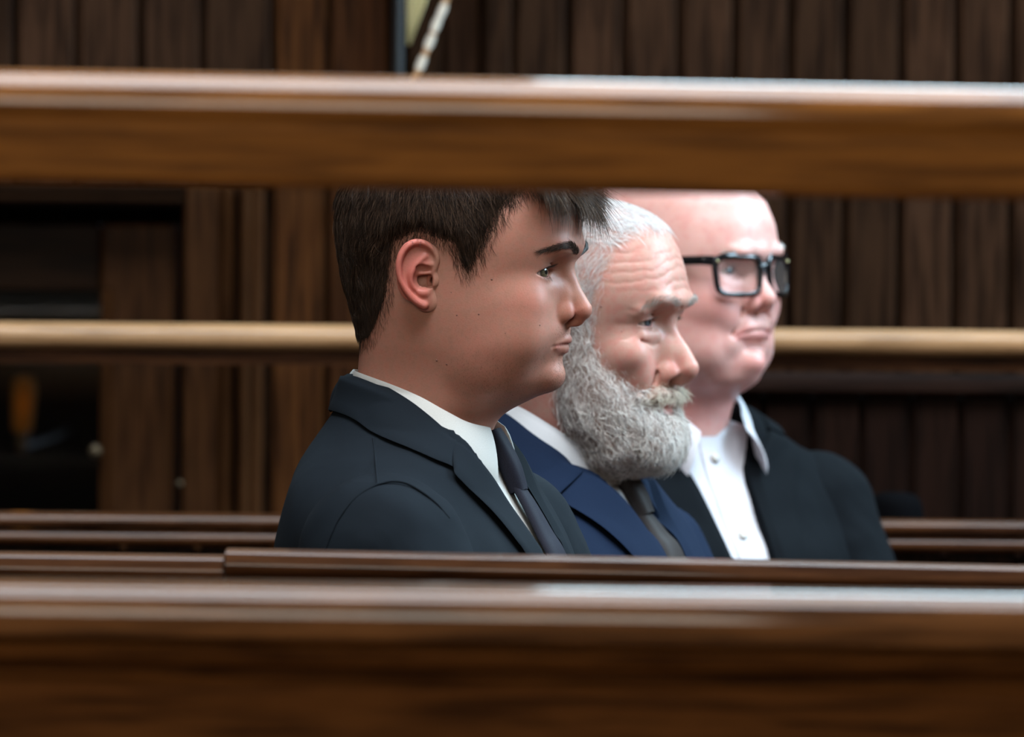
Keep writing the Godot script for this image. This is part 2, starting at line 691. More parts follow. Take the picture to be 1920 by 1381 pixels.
func face_x(f: Field, y: float, z: float) -> float:
	var x := 130.0
	var use := f.all()
	while x > 40.0 and f.at(V(x, y, z), use) > 0.0: x -= 0.25
	return x

# the outer ear, in its own plane: u forward, v up, w out of the head; origin at the canal
func ear_field() -> Field:
	var f := Field.new()
	f.mirror = false
	f.ell(V(-13, 7, 3), V(17, 26, 3.0), 3.0, 1, V(0, 0, -0.22))
	f.ell(V(-3, -18.5, 0.5), V(9.5, 9, 3.6), 6.0)
	f.ell(V(4, 0, -6), V(8, 22, 6), 6.0)
	var helix := []
	for p: Vector2 in [Vector2(-3, 5), Vector2(2.5, 11), Vector2(4, 19), Vector2(1.0, 26), Vector2(-6, 31), Vector2(-14, 32.5), Vector2(-21.5, 29.5), Vector2(-26.5, 22.5), Vector2(-28.8, 13), Vector2(-27.8, 3), Vector2(-24.5, -5), Vector2(-19.5, -12), Vector2(-13, -18), Vector2(-6, -21.5)]:
		helix.append(V(p.x, p.y, 4.5 + clampf(-p.x, 0, 30) * 0.10))
	helix[0].z = 1.0; helix[1].z = 3.0
	var hr := [1.6, 2.2, 2.6, 3.0, 3.3, 3.5, 3.6, 3.4, 3.1, 2.9, 2.8, 2.8, 3.2, 3.6]
	f.chain(helix, hr, 2.0)
	# groove inside the helix, bowl, canal
	f.chain([V(-1, 20, 8), V(-7, 26.5, 8.5), V(-14, 27.5, 9), V(-20, 24, 9.3), V(-23.3, 17, 9.3), V(-24.2, 9, 9), V(-23, 1, 8.5), V(-19.5, -6, 8)], [2.4, 2.8, 2.8, 2.6, 2.4, 2.2, 2.0, 1.2], 2.0, -1)
	f.chain([V(-6.5, 21, 4.5), V(-13.5, 14, 5.5), V(-17.5, 6, 5.7), V(-17, -3, 5.2), V(-11.5, -9, 4.4)], [2.0, 2.6, 2.8, 2.6, 2.2], 2.5)
	f.cap(V(-1, 14, 4), V(-12, 13, 5), 1.8, 2.0, 2.5)
	f.ell(V(-7.5, 1, 6.5), V(8.5, 9.5, 6.2), 2.5, -1)
	f.ell(V(-7.5, 10, 6.0), V(7, 3.6, 4.2), 2.0, -1, V(0, 0, -0.2))
	f.cap(V(-13, 5.5, 2.0), V(-3, 6.5, 2.8), 1.1, 1.5, 2.0)
	f.ell(V(-1.5, -1, 1), V(4.0, 6.0, 5.5), 2.0, -1)
	f.cap(V(-1.0, -0.5, 4), V(3.5, 0.0, -9), 3.2, 3.0, 1.5, -1)
	f.ell(V(3.8, -0.5, 1.6), V(3.2, 4.6, 2.4), 4.0)
	f.ell(V(-7.5, -11.0, 4.2), V(4.5, 3.0, 3.0), 3.0)
	return f

var ear_geo: Geo

func make_ear() -> Geo:
	if ear_geo == null:
		ear_geo = ear_field().net(V(-38, -34, -12), V(16, 42, 16), 0.9, [V(-27.8, 3, 7)], V(0, 0, 1))
	return ear_geo

# skin of a whole head: face and neck plus both ears; colours by the man's own rule
func head_skin(m: Dictionary, f: Field) -> Geo:
	var h: float = m.cell
	var g := f.net(V(-122, -172, -100), V(142, 134, 100), h * FINE, [V(0, 20, 3)], V(0, 0, 1))
	var tone: Callable = m.tone
	for j in g.v.size():
		g.c.append(tone.call(g.v[j]))
	# lid margins
	var ec: Vector3 = m.eye
	for w in 2:
		var pts := []
		var rad := []
		for j in 25:
			var z: float = lerpf(-13.3, 13.3, j / 24.0)
			var y: float = m.lids[w].call(z) + (0.5 if w == 0 else -0.5)
			pts.append(ec + V(sqrt(maxf(4.0, pow(m.lid_r - 0.75, 2.0) - z * z - y * y)), y, z))
			rad.append((1.15 if w == 0 else 1.0) * (1.0 - pow(absf(z) / 14.5, 4.0) * 0.5))
		var t := tube(pts, rad, 8)
		for j in t.v.size():
			t.c.append(m.get("lid_tone", [Color(0.40, 0.17, 0.13), Color(0.42, 0.19, 0.15)])[w])
		g.add(t, Transform3D.IDENTITY)
		g.add(t, Transform3D(Basis.from_scale(V(1, 1, -1)), Vector3.ZERO))
	var e := make_ear()
	for s: float in [1.0, -1.0]:
		var copy := Geo.new()
		copy.v = e.v; copy.n = e.n; copy.i = e.i
		for j in e.v.size():
			copy.c.append(m.ear_tone.call(e.v[j]))
		var base := Basis.from_euler(V(m.ear_turn.x, m.ear_turn.y, m.ear_turn.z)).scaled_local(Vector3.ONE * m.get("ear_size", 1.0))
		var x := Transform3D(base, m.ear_at)
		if s < 0: x = Transform3D(Basis.from_scale(V(1, 1, -1)), Vector3.ZERO) * x
		g.add(copy, x)
	return g

func blob(p: Vector3, c: Vector3, r: Vector3) -> float:   # soft patch, 1 in the middle
	return exp(-((p - c) / r).length_squared())

func chain_dist(p: Vector3, pts: Array) -> float:
	var d := 1e9
	for j in pts.size() - 1:
		var pa: Vector3 = p - pts[j]
		var ba: Vector3 = pts[j + 1] - pts[j]
		d = minf(d, (pa - ba * clampf(pa.dot(ba) / ba.length_squared(), 0, 1)).length())
	return d

func eyeball(iris_a: Color, iris_b: Color, r: float) -> Geo:   # looks along +x
	var g := Geo.new()
	var rings := 44
	var segs := 48
	for j in rings + 1:
		var t := float(j) / rings
		var th := PI * (t * t * 0.62 + t * 0.38)
		for s in segs:
			var an := TAU * s / segs
			var d := V(cos(th), sin(th) * cos(an), sin(th) * sin(an))
			var ir := r * sin(th)
			var bulge := 0.0
			if th < 0.56: bulge = 1.1 * (1.0 - pow(th / 0.56, 2.0)) 
			g.v.append(d * (r + bulge * 0.8))
			var col := Color(0.62, 0.56, 0.52)
			if th < 1.5:
				var q := ir
				if q < 2.0: col = Color(0.004, 0.004, 0.004)
				elif q < 5.9:
					var w := (q - 2.0) / 3.9
					var spoke := 0.75 + 0.25 * sin(an * 17.0 + sin(an * 5.0) * 2.0)
					col = iris_b.lerp(iris_a, w) * spoke
					if q > 5.2: col = col.lerp(Color(0.01, 0.012, 0.014), (q - 5.2) / 0.7)
				elif q < 6.5: col = Color(0.03, 0.03, 0.035).lerp(col, (q - 5.9) / 0.6)
			col.a = 1.0
			g.c.append(col)
	for j in rings:
		for s in segs:
			var a := j * segs + s
			var b := j * segs + (s + 1) % segs
			g.i.append_array([a, b, a + segs, b, b + segs, a + segs])
	g.smooth_normals()
	return g

# ------------------------------------------------------------------ hair: many copies of a few curved strands
func strand(length: float, radius: float, lift: float, sag: float, wave: float, segs := 5) -> ArrayMesh:
	var pts := []
	var rad := []
	for j in segs + 1:
		var t := float(j) / segs
		pts.append(V(wave * length * sin(t * 5.0) * t, length * t, lift * length * t - sag * length * t * t))
		rad.append(radius * (1.0 - 0.75 * t * t))
	var g := Geo.new()
	for j in segs + 1:
		for s in 3:
			var an := TAU * s / 3 + 0.5
			g.v.append(pts[j] + V(cos(an), 0, sin(an)) * rad[j])
			g.n.append(V(cos(an), 0, sin(an)))
	for j in segs:
		for s in 3:
			var a := j * 3 + s
			var b := j * 3 + (s + 1) % 3
			g.i.append_array([a, b, a + 3, b, b + 3, a + 3])
	return g.mesh()

class Roots:
	var p := PackedVector3Array()
	var n := PackedVector3Array()

func grow(g: Geo, density: Callable, rng: RandomNumberGenerator) -> Roots:   # density: strands per square mm at (position, normal)
	var r := Roots.new()
	for t in range(0, g.i.size(), 3):
		var a := g.v[g.i[t]]
		var b := g.v[g.i[t + 1]]
		var c := g.v[g.i[t + 2]]
		var mid := (a + b + c) / 3.0
		var dn: float = density.call(mid, g.n[g.i[t]])
		if dn <= 0.0: continue
		var want := (b - a).cross(c - a).length() * 0.5 * dn
		var cnt := int(want)
		if rng.randf() < want - cnt: cnt += 1
		for q in cnt:
			var u := rng.randf()
			var w := rng.randf()
			if u + w > 1.0: u = 1.0 - u; w = 1.0 - w
			r.p.append(a + (b - a) * u + (c - a) * w)
			r.n.append(g.n[g.i[t]])
	return r

# comb: (position, normal) -> [direction, length factor]; clump pulls neighbours together
func hair_part(called: String, parent: Node, roots: Roots, comb: Callable, strands: Array, colour: Callable, mat: Material, x: Transform3D, rng: RandomNumberGenerator, spread := 0.25, clump := 0.0, clump_size := 6.0) -> void:
	var groups := []
	for s in strands:
		groups.append([[], []])
	for j in roots.p.size():
		var p := roots.p[j]
		var n := roots.n[j]
		var w: Array = comb.call(p, n)
		if w[1] <= 0.0: continue
		var d: Vector3 = w[0]
		var nn := n
		var jit := V(rng.randfn(), rng.randfn(), rng.randfn()) * spread
		if clump > 0.0:
			var q := (p / clump_size).floor()
			var hsh := hash(q)
			var jj := V(float(hsh & 255) / 255.0 - 0.5, float((hsh >> 8) & 255) / 255.0 - 0.5, float((hsh >> 16) & 255) / 255.0 - 0.5)
			jit += jj * clump
		d = (d + jit)
		if w.size() < 3:
			d = d - nn * d.dot(nn)
		d = d.normalized()
		var side := d.cross(nn).normalized()
		nn = side.cross(d)
		var k: float = w[1] * rng.randf_range(0.7, 1.2)
		var at := rng.randi() % strands.size()
		groups[at][0].append(x * Transform3D(Basis(side * k, d * k, nn * k), p))
		groups[at][1].append(colour.call(p, rng))
	for s in strands.size():
		var mm := MultiMesh.new()
		mm.transform_format = MultiMesh.TRANSFORM_3D
		mm.use_colors = true
		mm.mesh = strands[s]
		mm.instance_count = groups[s][0].size()
		for j in groups[s][0].size():
			mm.set_instance_transform(j, groups[s][0][j])
			mm.set_instance_color(j, groups[s][1][j])
		var o := MultiMeshInstance3D.new()
		o.name = called
		o.multimesh = mm
		o.material_override = mat
		o.set_meta("kind", "stuff")
		parent.add_child(o, true)

class Map2:   # signed distance to a polygon in the (x, y) plane, kept on a grid
	var v := PackedFloat32Array()
	var lo := Vector2(-140, -100)
	var nx := 150
	var ny := 125
	var st := 2.0
	func _init(poly: PackedVector2Array) -> void:
		v.resize(nx * ny)
		for y in ny:
			for x in nx:
				var p := lo + Vector2(x, y) * st
				var d := 1e9
				for j in poly.size():
					var q := Geometry2D.get_closest_point_to_segment(p, poly[j], poly[(j + 1) % poly.size()])
					d = minf(d, q.distance_to(p))
				v[x + y * nx] = d if Geometry2D.is_point_in_polygon(p, poly) else -d
	func at(x: float, y: float) -> float:
		var q := (Vector2(x, y) - lo) / st
		q = q.clamp(Vector2.ZERO, Vector2(nx - 1.01, ny - 1.01))
		var i := int(q.x)
		var j := int(q.y)
		var u := q.x - i
		var w := q.y - j
		return lerpf(lerpf(v[i + j * nx], v[i + 1 + j * nx], u), lerpf(v[i + (j + 1) * nx], v[i + 1 + (j + 1) * nx], u), w)

# a mole: a low brown button of skin where the line of sight (sx, y) meets the cheek of a head turned by yaw
func mole(root: Node, f: Field, mm: Transform3D, yaw: float, sx: float, y: float, radius: float, mat: Material) -> void:
	var use := f.all()
	var z := 95.0
	var p := Vector3.ZERO
	while z > 0.0:
		p = V((sx + z * sin(yaw)) / cos(yaw), y, z)
		if f.at(p, use) < 0.0: break
		z -= 0.3
	var d := SphereMesh.new()
	d.radius = radius * 0.00085
	d.height = radius * 0.0017
	d.radial_segments = 12
	d.rings = 6
	part("mole", d, mat, root, mm * (p - V(0.2, 0, 0.6) * radius * 0.7))

# ------------------------------------------------------------------ clothes (millimetres in the body's own frame: x forward, y up, z to the person's right)
var Callable_none: Callable

class Wear:
	var rows: Array
	var arm: Array
	var v_open: Array
	var cut: Array
	var cloth: Material
	var shirt: Material
	var trousers: Material
	var seed := 1
	var cell := 5.0
	var folds := 1.6
	var jacket: Field
	func opening(y: float) -> float:
		if y > v_open[0][0]: return v_open[0][1]
		for j in v_open.size() - 1:
			if y <= v_open[j][0] and y >= v_open[j + 1][0]:
				return lerpf(v_open[j][1], v_open[j + 1][1], (v_open[j][0] - y) / (v_open[j][0] - v_open[j + 1][0]))
		return -1e3
	func keep_out(off: float) -> Callable:   # pushes a point out of the jacket
		var f := jacket
		var use := f.all()
		return func(p: Vector3) -> Vector3:
			for t in 6:
				var d := f.loft_at(p) - 6.0
				var arm_d := 1e6
				for j in use: arm_d = minf(arm_d, f.prim(j, V3abs(p)))
				var both := minf(d, arm_d)
				var k := 30.0
				var h := maxf(k - absf(d - arm_d), 0.0) / k
				both -= h * h * k * 0.25
				if both > off: break
				var e := 2.0
				var g := Vector3(f.loft_at(p + Vector3(e, 0, 0)) - d - 6.0, f.loft_at(p + Vector3(0, e, 0)) - d - 6.0, f.loft_at(p + Vector3(0, 0, e)) - d - 6.0)
				if g.length() < 1e-5: break
				p += g.normalized() * (off - both) * 0.9
			return p
	func V3abs(p: Vector3) -> Vector3:
		return Vector3(p.x, p.y, absf(p.z))

func off_neck(f: Field, mm: Transform3D, bm: Transform3D, off: float) -> Callable:   # keeps a collar clear of the neck
	var to_head := mm.affine_inverse() * bm
	var back := to_head.affine_inverse()
	return func(p: Vector3) -> Vector3:
		var q := to_head * p
		for t in 4:
			var d := f.loft_at(q)
			if d > off: break
			var g := V(f.loft_at(q + V(1, 0, 0)) - d, 0, f.loft_at(q + V(0, 0, 1)) - d)
			if g.length() < 1e-4: break
			q += g.normalized() * (off - d)
		return back * q

func wear(root: Node, bm: Transform3D, w: Wear, lm: Transform3D) -> void:
	var nz := FastNoiseLite.new()
	nz.seed = w.seed
	nz.frequency = 0.011
	nz.fractal_octaves = 3
	# shirt
	var s := Field.new()
	s.loft(w.rows, 2.0)
	s.extra = func(p: Vector3, d: float) -> float: return maxf(d - 1.0, p.y - w.cut[0] - w.cut[1] * p.x + 14.0)
	var sg := s.net(V(-170, -560, -215), V(170, -60, 215), 6.0, [V(-20, -260, 3)])
	var g := Geo.new()
	g.add(sg, bm)
	part("shirt", g.mesh(), w.shirt, root)
	# jacket body
	var j := Field.new()
	j.loft(w.rows, 2.0)
	w.jacket = j
	j.mirror = true
	j.cap(w.arm[0], w.arm[1], w.arm[3] - 10.0, w.arm[4] - 8.0, 30.0)
	j.inflate = func(_p: Vector3) -> float: return 6.0
	j.extra = func(p: Vector3, d: float) -> float:
		d -= nz.get_noise_3d(p.x, p.y * 0.6, p.z) * w.folds * 1.5
		d = maxf(d, p.y - w.cut[0] - w.cut[1] * p.x)
		if p.x > -20.0:
			var v := minf(w.opening(p.y) - p.z, (p.x + 20.0))
			var h := maxf(4.0 - absf(d - v), 0.0) / 4.0
			d = maxf(d, v) + h * h
		return d
	var jg := j.net(V(-180, -640, -330), V(200, -60, 330), w.cell, [V(-20, -300, 3)], V(-1, 0, 0))
	g = Geo.new()
	g.add(jg, bm)
	part("jacket", g.mesh(), w.cloth, root)
	# sleeves
	for side: float in [1.0, -1.0]:
		var f := Field.new()
		f.mirror = false
		var flip := V(1, 1, side)
		f.cap(w.arm[0] * flip, w.arm[1] * flip, w.arm[3], w.arm[4], 12.0)
		var wrist := bm.affine_inverse() * (lm * (V(285, -bm.origin.y * 1000.0 + 645.0, 112) * flip))
		f.cap(w.arm[1] * flip, wrist, w.arm[4], w.arm[5], 25.0)
		f.extra = func(p: Vector3, d: float) -> float: return d - nz.get_noise_3d(p.x * 1.2, p.y, p.z * 1.2 + 200.0) * w.folds * 2.0
		var fg := f.net(V(-110, -700, -380.0), V(480, -120, 440), w.cell, [w.arm[0] * flip], V(0, 0, side))
		g = Geo.new()
		g.add(fg, bm)
		part("sleeve", g.mesh(), w.cloth, root)
	# trousers and shoes, seated
	var t := Field.new()
	var floor_y := -bm.origin.y * 1000.0
	t.ell(V(0, floor_y + 560.0, 0), V(150, 95, 185), 40.0)
	t.chain([V(10, floor_y + 545.0, 95), V(430, floor_y + 520.0, 120)], [88.0, 66.0], 40.0, 1, 1)
	t.chain([V(430, floor_y + 520.0, 120), V(440, floor_y + 95.0, 125)], [64.0, 52.0], 25.0, 1, 1)
	var tg := t.net(V(-170, floor_y + 20.0, -230), V(530, floor_y + 680.0, 230), 12.0, [V(0, floor_y + 560.0, 3)])
	g = Geo.new()
	g.add(tg, lm)
	part("trousers", g.mesh(), w.trousers, root)
	var leather := StandardMaterial3D.new()
	leather.albedo_color = Color(0.012, 0.011, 0.010).linear_to_srgb()
	leather.roughness = 0.35
	for side: float in [1.0, -1.0]:
		var f := Field.new()
		f.mirror = false
		f.ell(V(500, floor_y + 45.0, 125 * side), V(150, 44, 50), 20.0)
		f.ell(V(440, floor_y + 80.0, 125 * side), V(60, 55, 48), 30.0)
		f.extra = func(p: Vector3, d: float) -> float: return maxf(d, floor_y + 2.0 - p.y)
		var fg := f.net(V(330, floor_y - 10, 125 * side - 70), V(670, floor_y + 160, 125 * side + 70), 9.0, [V(500, floor_y + 45.0, 125 * side)])
		g = Geo.new()
		g.add(fg, lm)
		part("shoe", g.mesh(), leather, root)

func add_hands(root: Node, mat: Material, bm: Transform3D, tone: Color) -> void:   # hands lying on the thighs
	var f := Field.new()
	f.mirror = false
	f.chain([V(-70, 12, 0), V(-10, 6, 0)], [24.0, 26.0], 10.0, 1, 1)
	f.ell(V(32, 2, 0), V(48, 16, 42), 14.0)
	for e: Array in [[-28, 78, 9.0, 92], [-10, 84, 9.5, 104], [9, 82, 9.2, 98], [27, 74, 8.2, 82]]:
		f.chain([V(60, 4, e[0]), V(e[1], 6, e[0] * 1.05), V(e[1] + 22.0, -2, e[0] * 1.08), V(e[3] + 26.0, -14, e[0] * 1.08)], [e[2] + 1.0, e[2], e[2] - 0.6, e[2] - 1.6], 4.0, 1, 2)
	f.chain([V(10, 0, -34), V(38, -2, -58), V(62, -8, -64)], [13.0, 10.0, 8.5], 6.0, 1, 2)
	var g := f.net(V(-100, -40, -80), V(140, 50, 70), 4.0, [V(32, 2, 0)], V(0, 1, 0))
	for j in g.v.size(): g.c.append(tone)
	var floor_y := -bm.origin.y * 1000.0
	for s: float in [1.0, -1.0]:
		var h := Geo.new()
		h.add(g, bm * Transform3D(Basis.from_scale(V(1, 1, s)), V(350, floor_y + 628.0, 118 * s)))
		part("hand", h.mesh(), mat, root)

# a band of cloth between two edges, from the middle of the back round to the front; the other side is its mirror image
func collar(root: Node, bm: Transform3D, called: String, top: Array, low: Array, bulge: float, thick: float, mat: Material, push: Callable, _k: float, split := false) -> void:
	for side: float in ([1.0, -1.0] if split else [0.0]):
		var nu := 44
		var nv := 12
		var g := Geo.new()
		var u0 := 0.0 if split else -1.0
		var rowsn := (nu if split else nu * 2) + 1
		var pts := []
		for a in rowsn:
			var u := lerpf(u0, 1.0, float(a) / (rowsn - 1))
			var fl := V(1, 1, side if split else (1.0 if u >= 0 else -1.0))
			var p0: Vector3 = spline(top, absf(u)) * fl
			var p1: Vector3 = spline(low, absf(u)) * fl
			var row := []
			var axis := V(-30, (p0.y + p1.y) * 0.5, 0)
			for b in nv + 1:
				var v := float(b) / nv
				var p := p0.lerp(p1, v)
				var out := (p - axis)
				out.y = absf(out.length()) * 0.35
				p += out.normalized() * bulge * 4.0 * v * (1.0 - v)
				if push.is_valid() and (v > 0.12 or called == "shirt_collar"): p = push.call(p)
				row.append(p)
			pts.append(row)
		# the outer and the inner face
		var nrm := []
		for a in rowsn:
			var row := []
			for b in nv + 1:
				var du: Vector3 = pts[mini(a + 1, rowsn - 1)][b] - pts[maxi(a - 1, 0)][b]
				var dv: Vector3 = pts[a][mini(b + 1, nv)] - pts[a][maxi(b - 1, 0)]
				var n := du.cross(dv).normalized()
				row.append(n)
			nrm.append(row)
		var mid: Vector3 = pts[rowsn / 2][nv / 2]
		var facing := 1.0 if nrm[rowsn / 2][nv / 2].dot(mid - V(-30, mid.y - 40.0, 0)) > 0 else -1.0
		var wd := nv + 1
		for face in 2:
			for a in rowsn:
				for b in wd:
					var n: Vector3 = nrm[a][b] * facing
					var round := minf(1.0, minf(b, nv - b) * 0.5 + 0.15) * minf(1.0, minf(a if split else 9, rowsn - 1 - a) * 0.5 + 0.15)
					g.v.append(pts[a][b] + n * thick * 0.5 * round * (1.0 if face == 0 else -1.0))
		var off := rowsn * wd
		for a in rowsn - 1:
			for b in nv:
				var i := a * wd + b
				if facing > 0:
					g.i.append_array([i, i + 1, i + wd, i + 1, i + wd + 1, i + wd])
					g.i.append_array([off + i, off + i + wd, off + i + 1, off + i + 1, off + i + wd, off + i + wd + 1])
				else:
					g.i.append_array([i, i + wd, i + 1, i + 1, i + wd, i + wd + 1])
					g.i.append_array([off + i, off + i + 1, off + i + wd, off + i + 1, off + i + wd + 1, off + i + wd])
		var rim := PackedInt32Array()
		for a in rowsn: rim.append(a * wd)
		for b in range(1, wd): rim.append((rowsn - 1) * wd + b)
		for a in range(rowsn - 2, -1, -1): rim.append(a * wd + nv)
		for b in range(nv - 1, 0, -1): rim.append(b)
		for t in rim.size():
			var a := rim[t]
			var b := rim[(t + 1) % rim.size()]
			if facing > 0: g.i.append_array([a, b, off + a, b, off + b, off + a])
			else: g.i.append_array([a, off + a, b, b, off + a, off + b])
		for q in g.v.size(): g.v[q] = bm * g.v[q]
		g.smooth_normals()
		if g.i.size() > 0:
			part(called, g.mesh(), mat, root)

func necktie(root: Node, bm: Transform3D, knot: Array, blade: Array, mat: Material) -> void:
	for w in 2:
		var list: Array = knot if w == 0 else blade
		var g := Geo.new()
		var steps := 24
		var ring := 14
		var c := []
		var hw := []
		var th := []
		for e: Array in list:
			c.append(e[0]); hw.append(e[1]); th.append(e[2] if w == 0 else 3.5)
		for a in steps + 1:
			var t := float(a) / steps
			var p: Vector3 = spline(c, t)
			var q: Vector3 = spline(c, minf(t + 0.02, 1.0)) - spline(c, maxf(t - 0.02, 0.0))
			var n := V(-q.y, q.x, 0).normalized()
			if n.x < 0: n = -n
			var h: float = spline(hw, t)
			var k: float = spline(th, t)
			for s in ring:
				var an := TAU * s / ring
				var cs := signf(cos(an)) * pow(absf(cos(an)), 0.6)
				var sn := signf(sin(an)) * pow(absf(sin(an)), 0.8)
				g.v.append(bm * (p + V(0, 0, h * cs) + n * (k * sn - h * 0.25 * cs * cs)))
		for a in steps:
			for s in ring:
				var i := a * ring + s
				var j := a * ring + (s + 1) % ring
				g.i.append_array([i, j, i + ring, j, j + ring, i + ring])
		g.smooth_normals()
		part("tie_knot" if w == 0 else "tie_blade", g.mesh(), mat, root)

func cloth_mat(col: Color, weave: float, sheen: float, rough := 0.85) -> StandardMaterial3D:
	var s := StandardMaterial3D.new()
	var n := FastNoiseLite.new()
	n.frequency = 0.22
	n.seed = 21
	n.fractal_octaves = 2
	var ramp := Gradient.new()
	ramp.offsets = PackedFloat32Array([0.0, 0.5, 1.0])
	ramp.colors = PackedColorArray([Color(0.62, 0.62, 0.64), Color(0.86, 0.86, 0.86), Color(1.0, 1.0, 1.0)])
	var t := NoiseTexture2D.new()
	t.width = 256
	t.height = 256
	t.seamless = true
	t.noise = n
	t.color_ramp = ramp
	s.albedo_color = col.linear_to_srgb()
	s.albedo_texture = t
	s.roughness = rough
	s.metallic_specular = 0.16
	s.rim_enabled = sheen > 0.0
	s.rim = sheen * 0.12
	s.rim_tint = 0.6
	s.uv1_triplanar = true
	s.uv1_world_triplanar = true
	s.uv1_scale = Vector3.ONE * weave / 40.0
	s.heightmap_enabled = true
	s.heightmap_texture = t
	s.heightmap_scale = 0.02
	return s

# ------------------------------------------------------------------ the young man
func young_measures() -> Dictionary:
	var m := {}
	m.cell = 1.25
	m.rows = [
		[125, 14, -10, 2, 8, 2.0, 2.0], [120, 45, -38, 2, 32, 2.0, 2.0], [110, 70, -62, 2, 50, 2.0, 2.0], [95, 89, -80, 2, 63, 2.1, 2.1],
		[75, 102, -92, 2, 72, 2.2, 2.1], [55, 109, -97, 3, 76, 2.3, 2.1], [40, 110, -98, 4, 77, 2.3, 2.1], [28, 109, -98, 6, 76, 2.3, 2.1],
		[15, 104, -97, 10, 74, 2.3, 2.1], [5, 100, -95, 12, 73, 2.2, 2.1], [-10, 98, -92, 14, 72, 2.15, 2.1], [-25, 98, -89, 16, 71, 2.1, 2.1],
		[-40, 101.0, -86, 18, 69, 2.15, 2.1], [-47, 101.0, -85, 18, 68, 2.2, 2.1], [-54, 98.5, -85, 17, 66.5, 2.2, 2.1], [-61, 96.0, -85, 16, 65, 2.2, 2.1], [-70, 92.5, -86, 14, 62, 2.0, 2.1],
		[-80, 92, -87, 10, 59, 2.05, 2.1], [-88, 90, -87, 4, 57, 2.05, 2.1], [-95, 83, -88, -2, 55, 2.05, 2.1], [-102, 70, -88, -8, 54, 2.05, 2.1],
		[-108, 56, -88, -12, 53, 2.05, 2.1], [-115, 43, -88, -16, 53, 2.0, 2.1], [-125, 34, -90, -20, 54, 2.0, 2.1], [-145, 28, -94, -26, 57, 2.0, 2.1], [-170, 24, -98, -32, 62, 2.0, 2.1]]
	m.masses = [
		[V(62, -22, 42), V(27, 25, 20), 16.0], [V(38, -68, 40), V(34, 26, 20), 16.0],
		[V(94, 29, 22), V(15, 8, 20), 10.0, V(0, 0.35, 0)], [V(101, 30, 0), V(11, 9, 16), 8.0],
		[V(82, -82, 0), V(15.5, 13, 19), 10.0], [V(60, -50, 42), V(26, 22, 18), 16.0]]
	m.eye = V(77.5, 8, 32)
	m.socket = [V(104, 8, 30), V(16, 11, 18), 8.0, V(0, 0.25, 0)]
	m.lid_r = 14.0
	m.lids = lids(5.0, 5.0, -0.03, -0.5, 14.8)
	m.lid_folds = [[V(90.5, 14.5, 22), V(91.5, 16.2, 31), 0.5, 0.9, 1.2, -1], [V(91.5, 16.2, 31), V(85, 14.0, 44), 0.9, 0.6, 1.2, -1]]
	m.bridge = [[V(93, 18, 0), V(98, 7, 0), V(105, -9, 0), V(112, -24.5, 0)], [8.5, 7.6, 7.4, 9.6]]
	m.nose = [[V(99.8, -28.0, 13.6), V(9.2, 8.2, 6.2), 3.6, V(0, 0.3, 0.1)], [V(105, -35, 0), V(9, 4.5, 4.5), 4.0], [V(96, -16, 8), V(10, 13, 8.5), 8.0]]
	m.nostril = [[V(107.2, -34.6, 11.6), V(5.2, 2.9, 5.0), 1.4, V(0.3, 0.3, 0.35)]]
	m.creases = [[V(91.5, -22, 20.5), V(90.0, -33, 20.5), 0.8, 1.0, 3.5]]
	m.upper_lip = [[V(99.0, -50.8, 0), V(98.6, -50.8, 5), V(96.0, -52.8, 12), V(91.5, -55.4, 20)], [4.4, 4.2, 2.8, 1.2]]
	m.lower_lip = [[V(96.4, -58.8, 0), V(96.0, -58.8, 5), V(93.8, -58.4, 12), V(90.5, -57.2, 19)], [4.2, 4.0, 2.8, 1.2]]
	m.slit = [[V(104, -54.9, 0), V(103.0, -54.7, 7), V(100.0, -55.2, 14), V(96.5, -55.9, 20), V(92.5, -56.6, 26)], [0.8, 0.8, 0.9, 0.9, 0.6]]
	m.ear_at = V(-4, 0, 71.0)
	m.ear_turn = V(0.05, 0.30, -0.02)
	m.ear_tone = func(p: Vector3) -> Color:
		var rim := clampf((p.z - 2.0) / 5.0, 0, 1) * clampf((-p.x + 4.0) / 20.0, 0, 1)
		var c := Color(0.38, 0.16, 0.115).lerp(Color(0.50, 0.145, 0.115), 0.35 + 0.55 * rim)
		return c.lerp(Color(0.41, 0.195, 0.140), clampf((p.x + 4.0) / 7.0, 0, 1))
	var nz := FastNoiseLite.new()
	nz.seed = 5
	nz.frequency = 0.11
	nz.fractal_octaves = 4
	m.tone = func(p: Vector3) -> Color:
		var q := V(p.x, p.y, absf(p.z))
		var c := Color(0.41, 0.195, 0.140)
		var red := 0.55 * blob(q, V(72, -18, 50), V(22, 16, 18)) + 0.7 * blob(q, V(110, -27, 8), V(12, 9, 11)) + 0.35 * blob(q, V(40, -55, 55), V(24, 22, 20))
		c = c.lerp(Color(0.42, 0.135, 0.10), clampf(red, 0, 0.85))
		var mottle := nz.get_noise_3d(p.x, p.y, p.z)
		c = c.lerp(Color(0.43, 0.165, 0.118), clampf(mottle * 0.9 + 0.1, 0.0, 0.4))
		c = c.lerp(Color(0.32, 0.155, 0.11), clampf(-mottle * 0.8, 0.0, 0.35))
		var thin := 1.0 - clampf(q.z / 24.0, 0, 1) * 0.55
		var lip := minf(chain_dist(q, m.upper_lip[0]) - 4.6 * thin, chain_dist(q, m.lower_lip[0]) - 4.4 * thin)
		c = c.lerp(Color(0.33, 0.105, 0.085), clampf(0.7 - lip * 0.9, 0, 1) * 0.7)
		return c
	return m

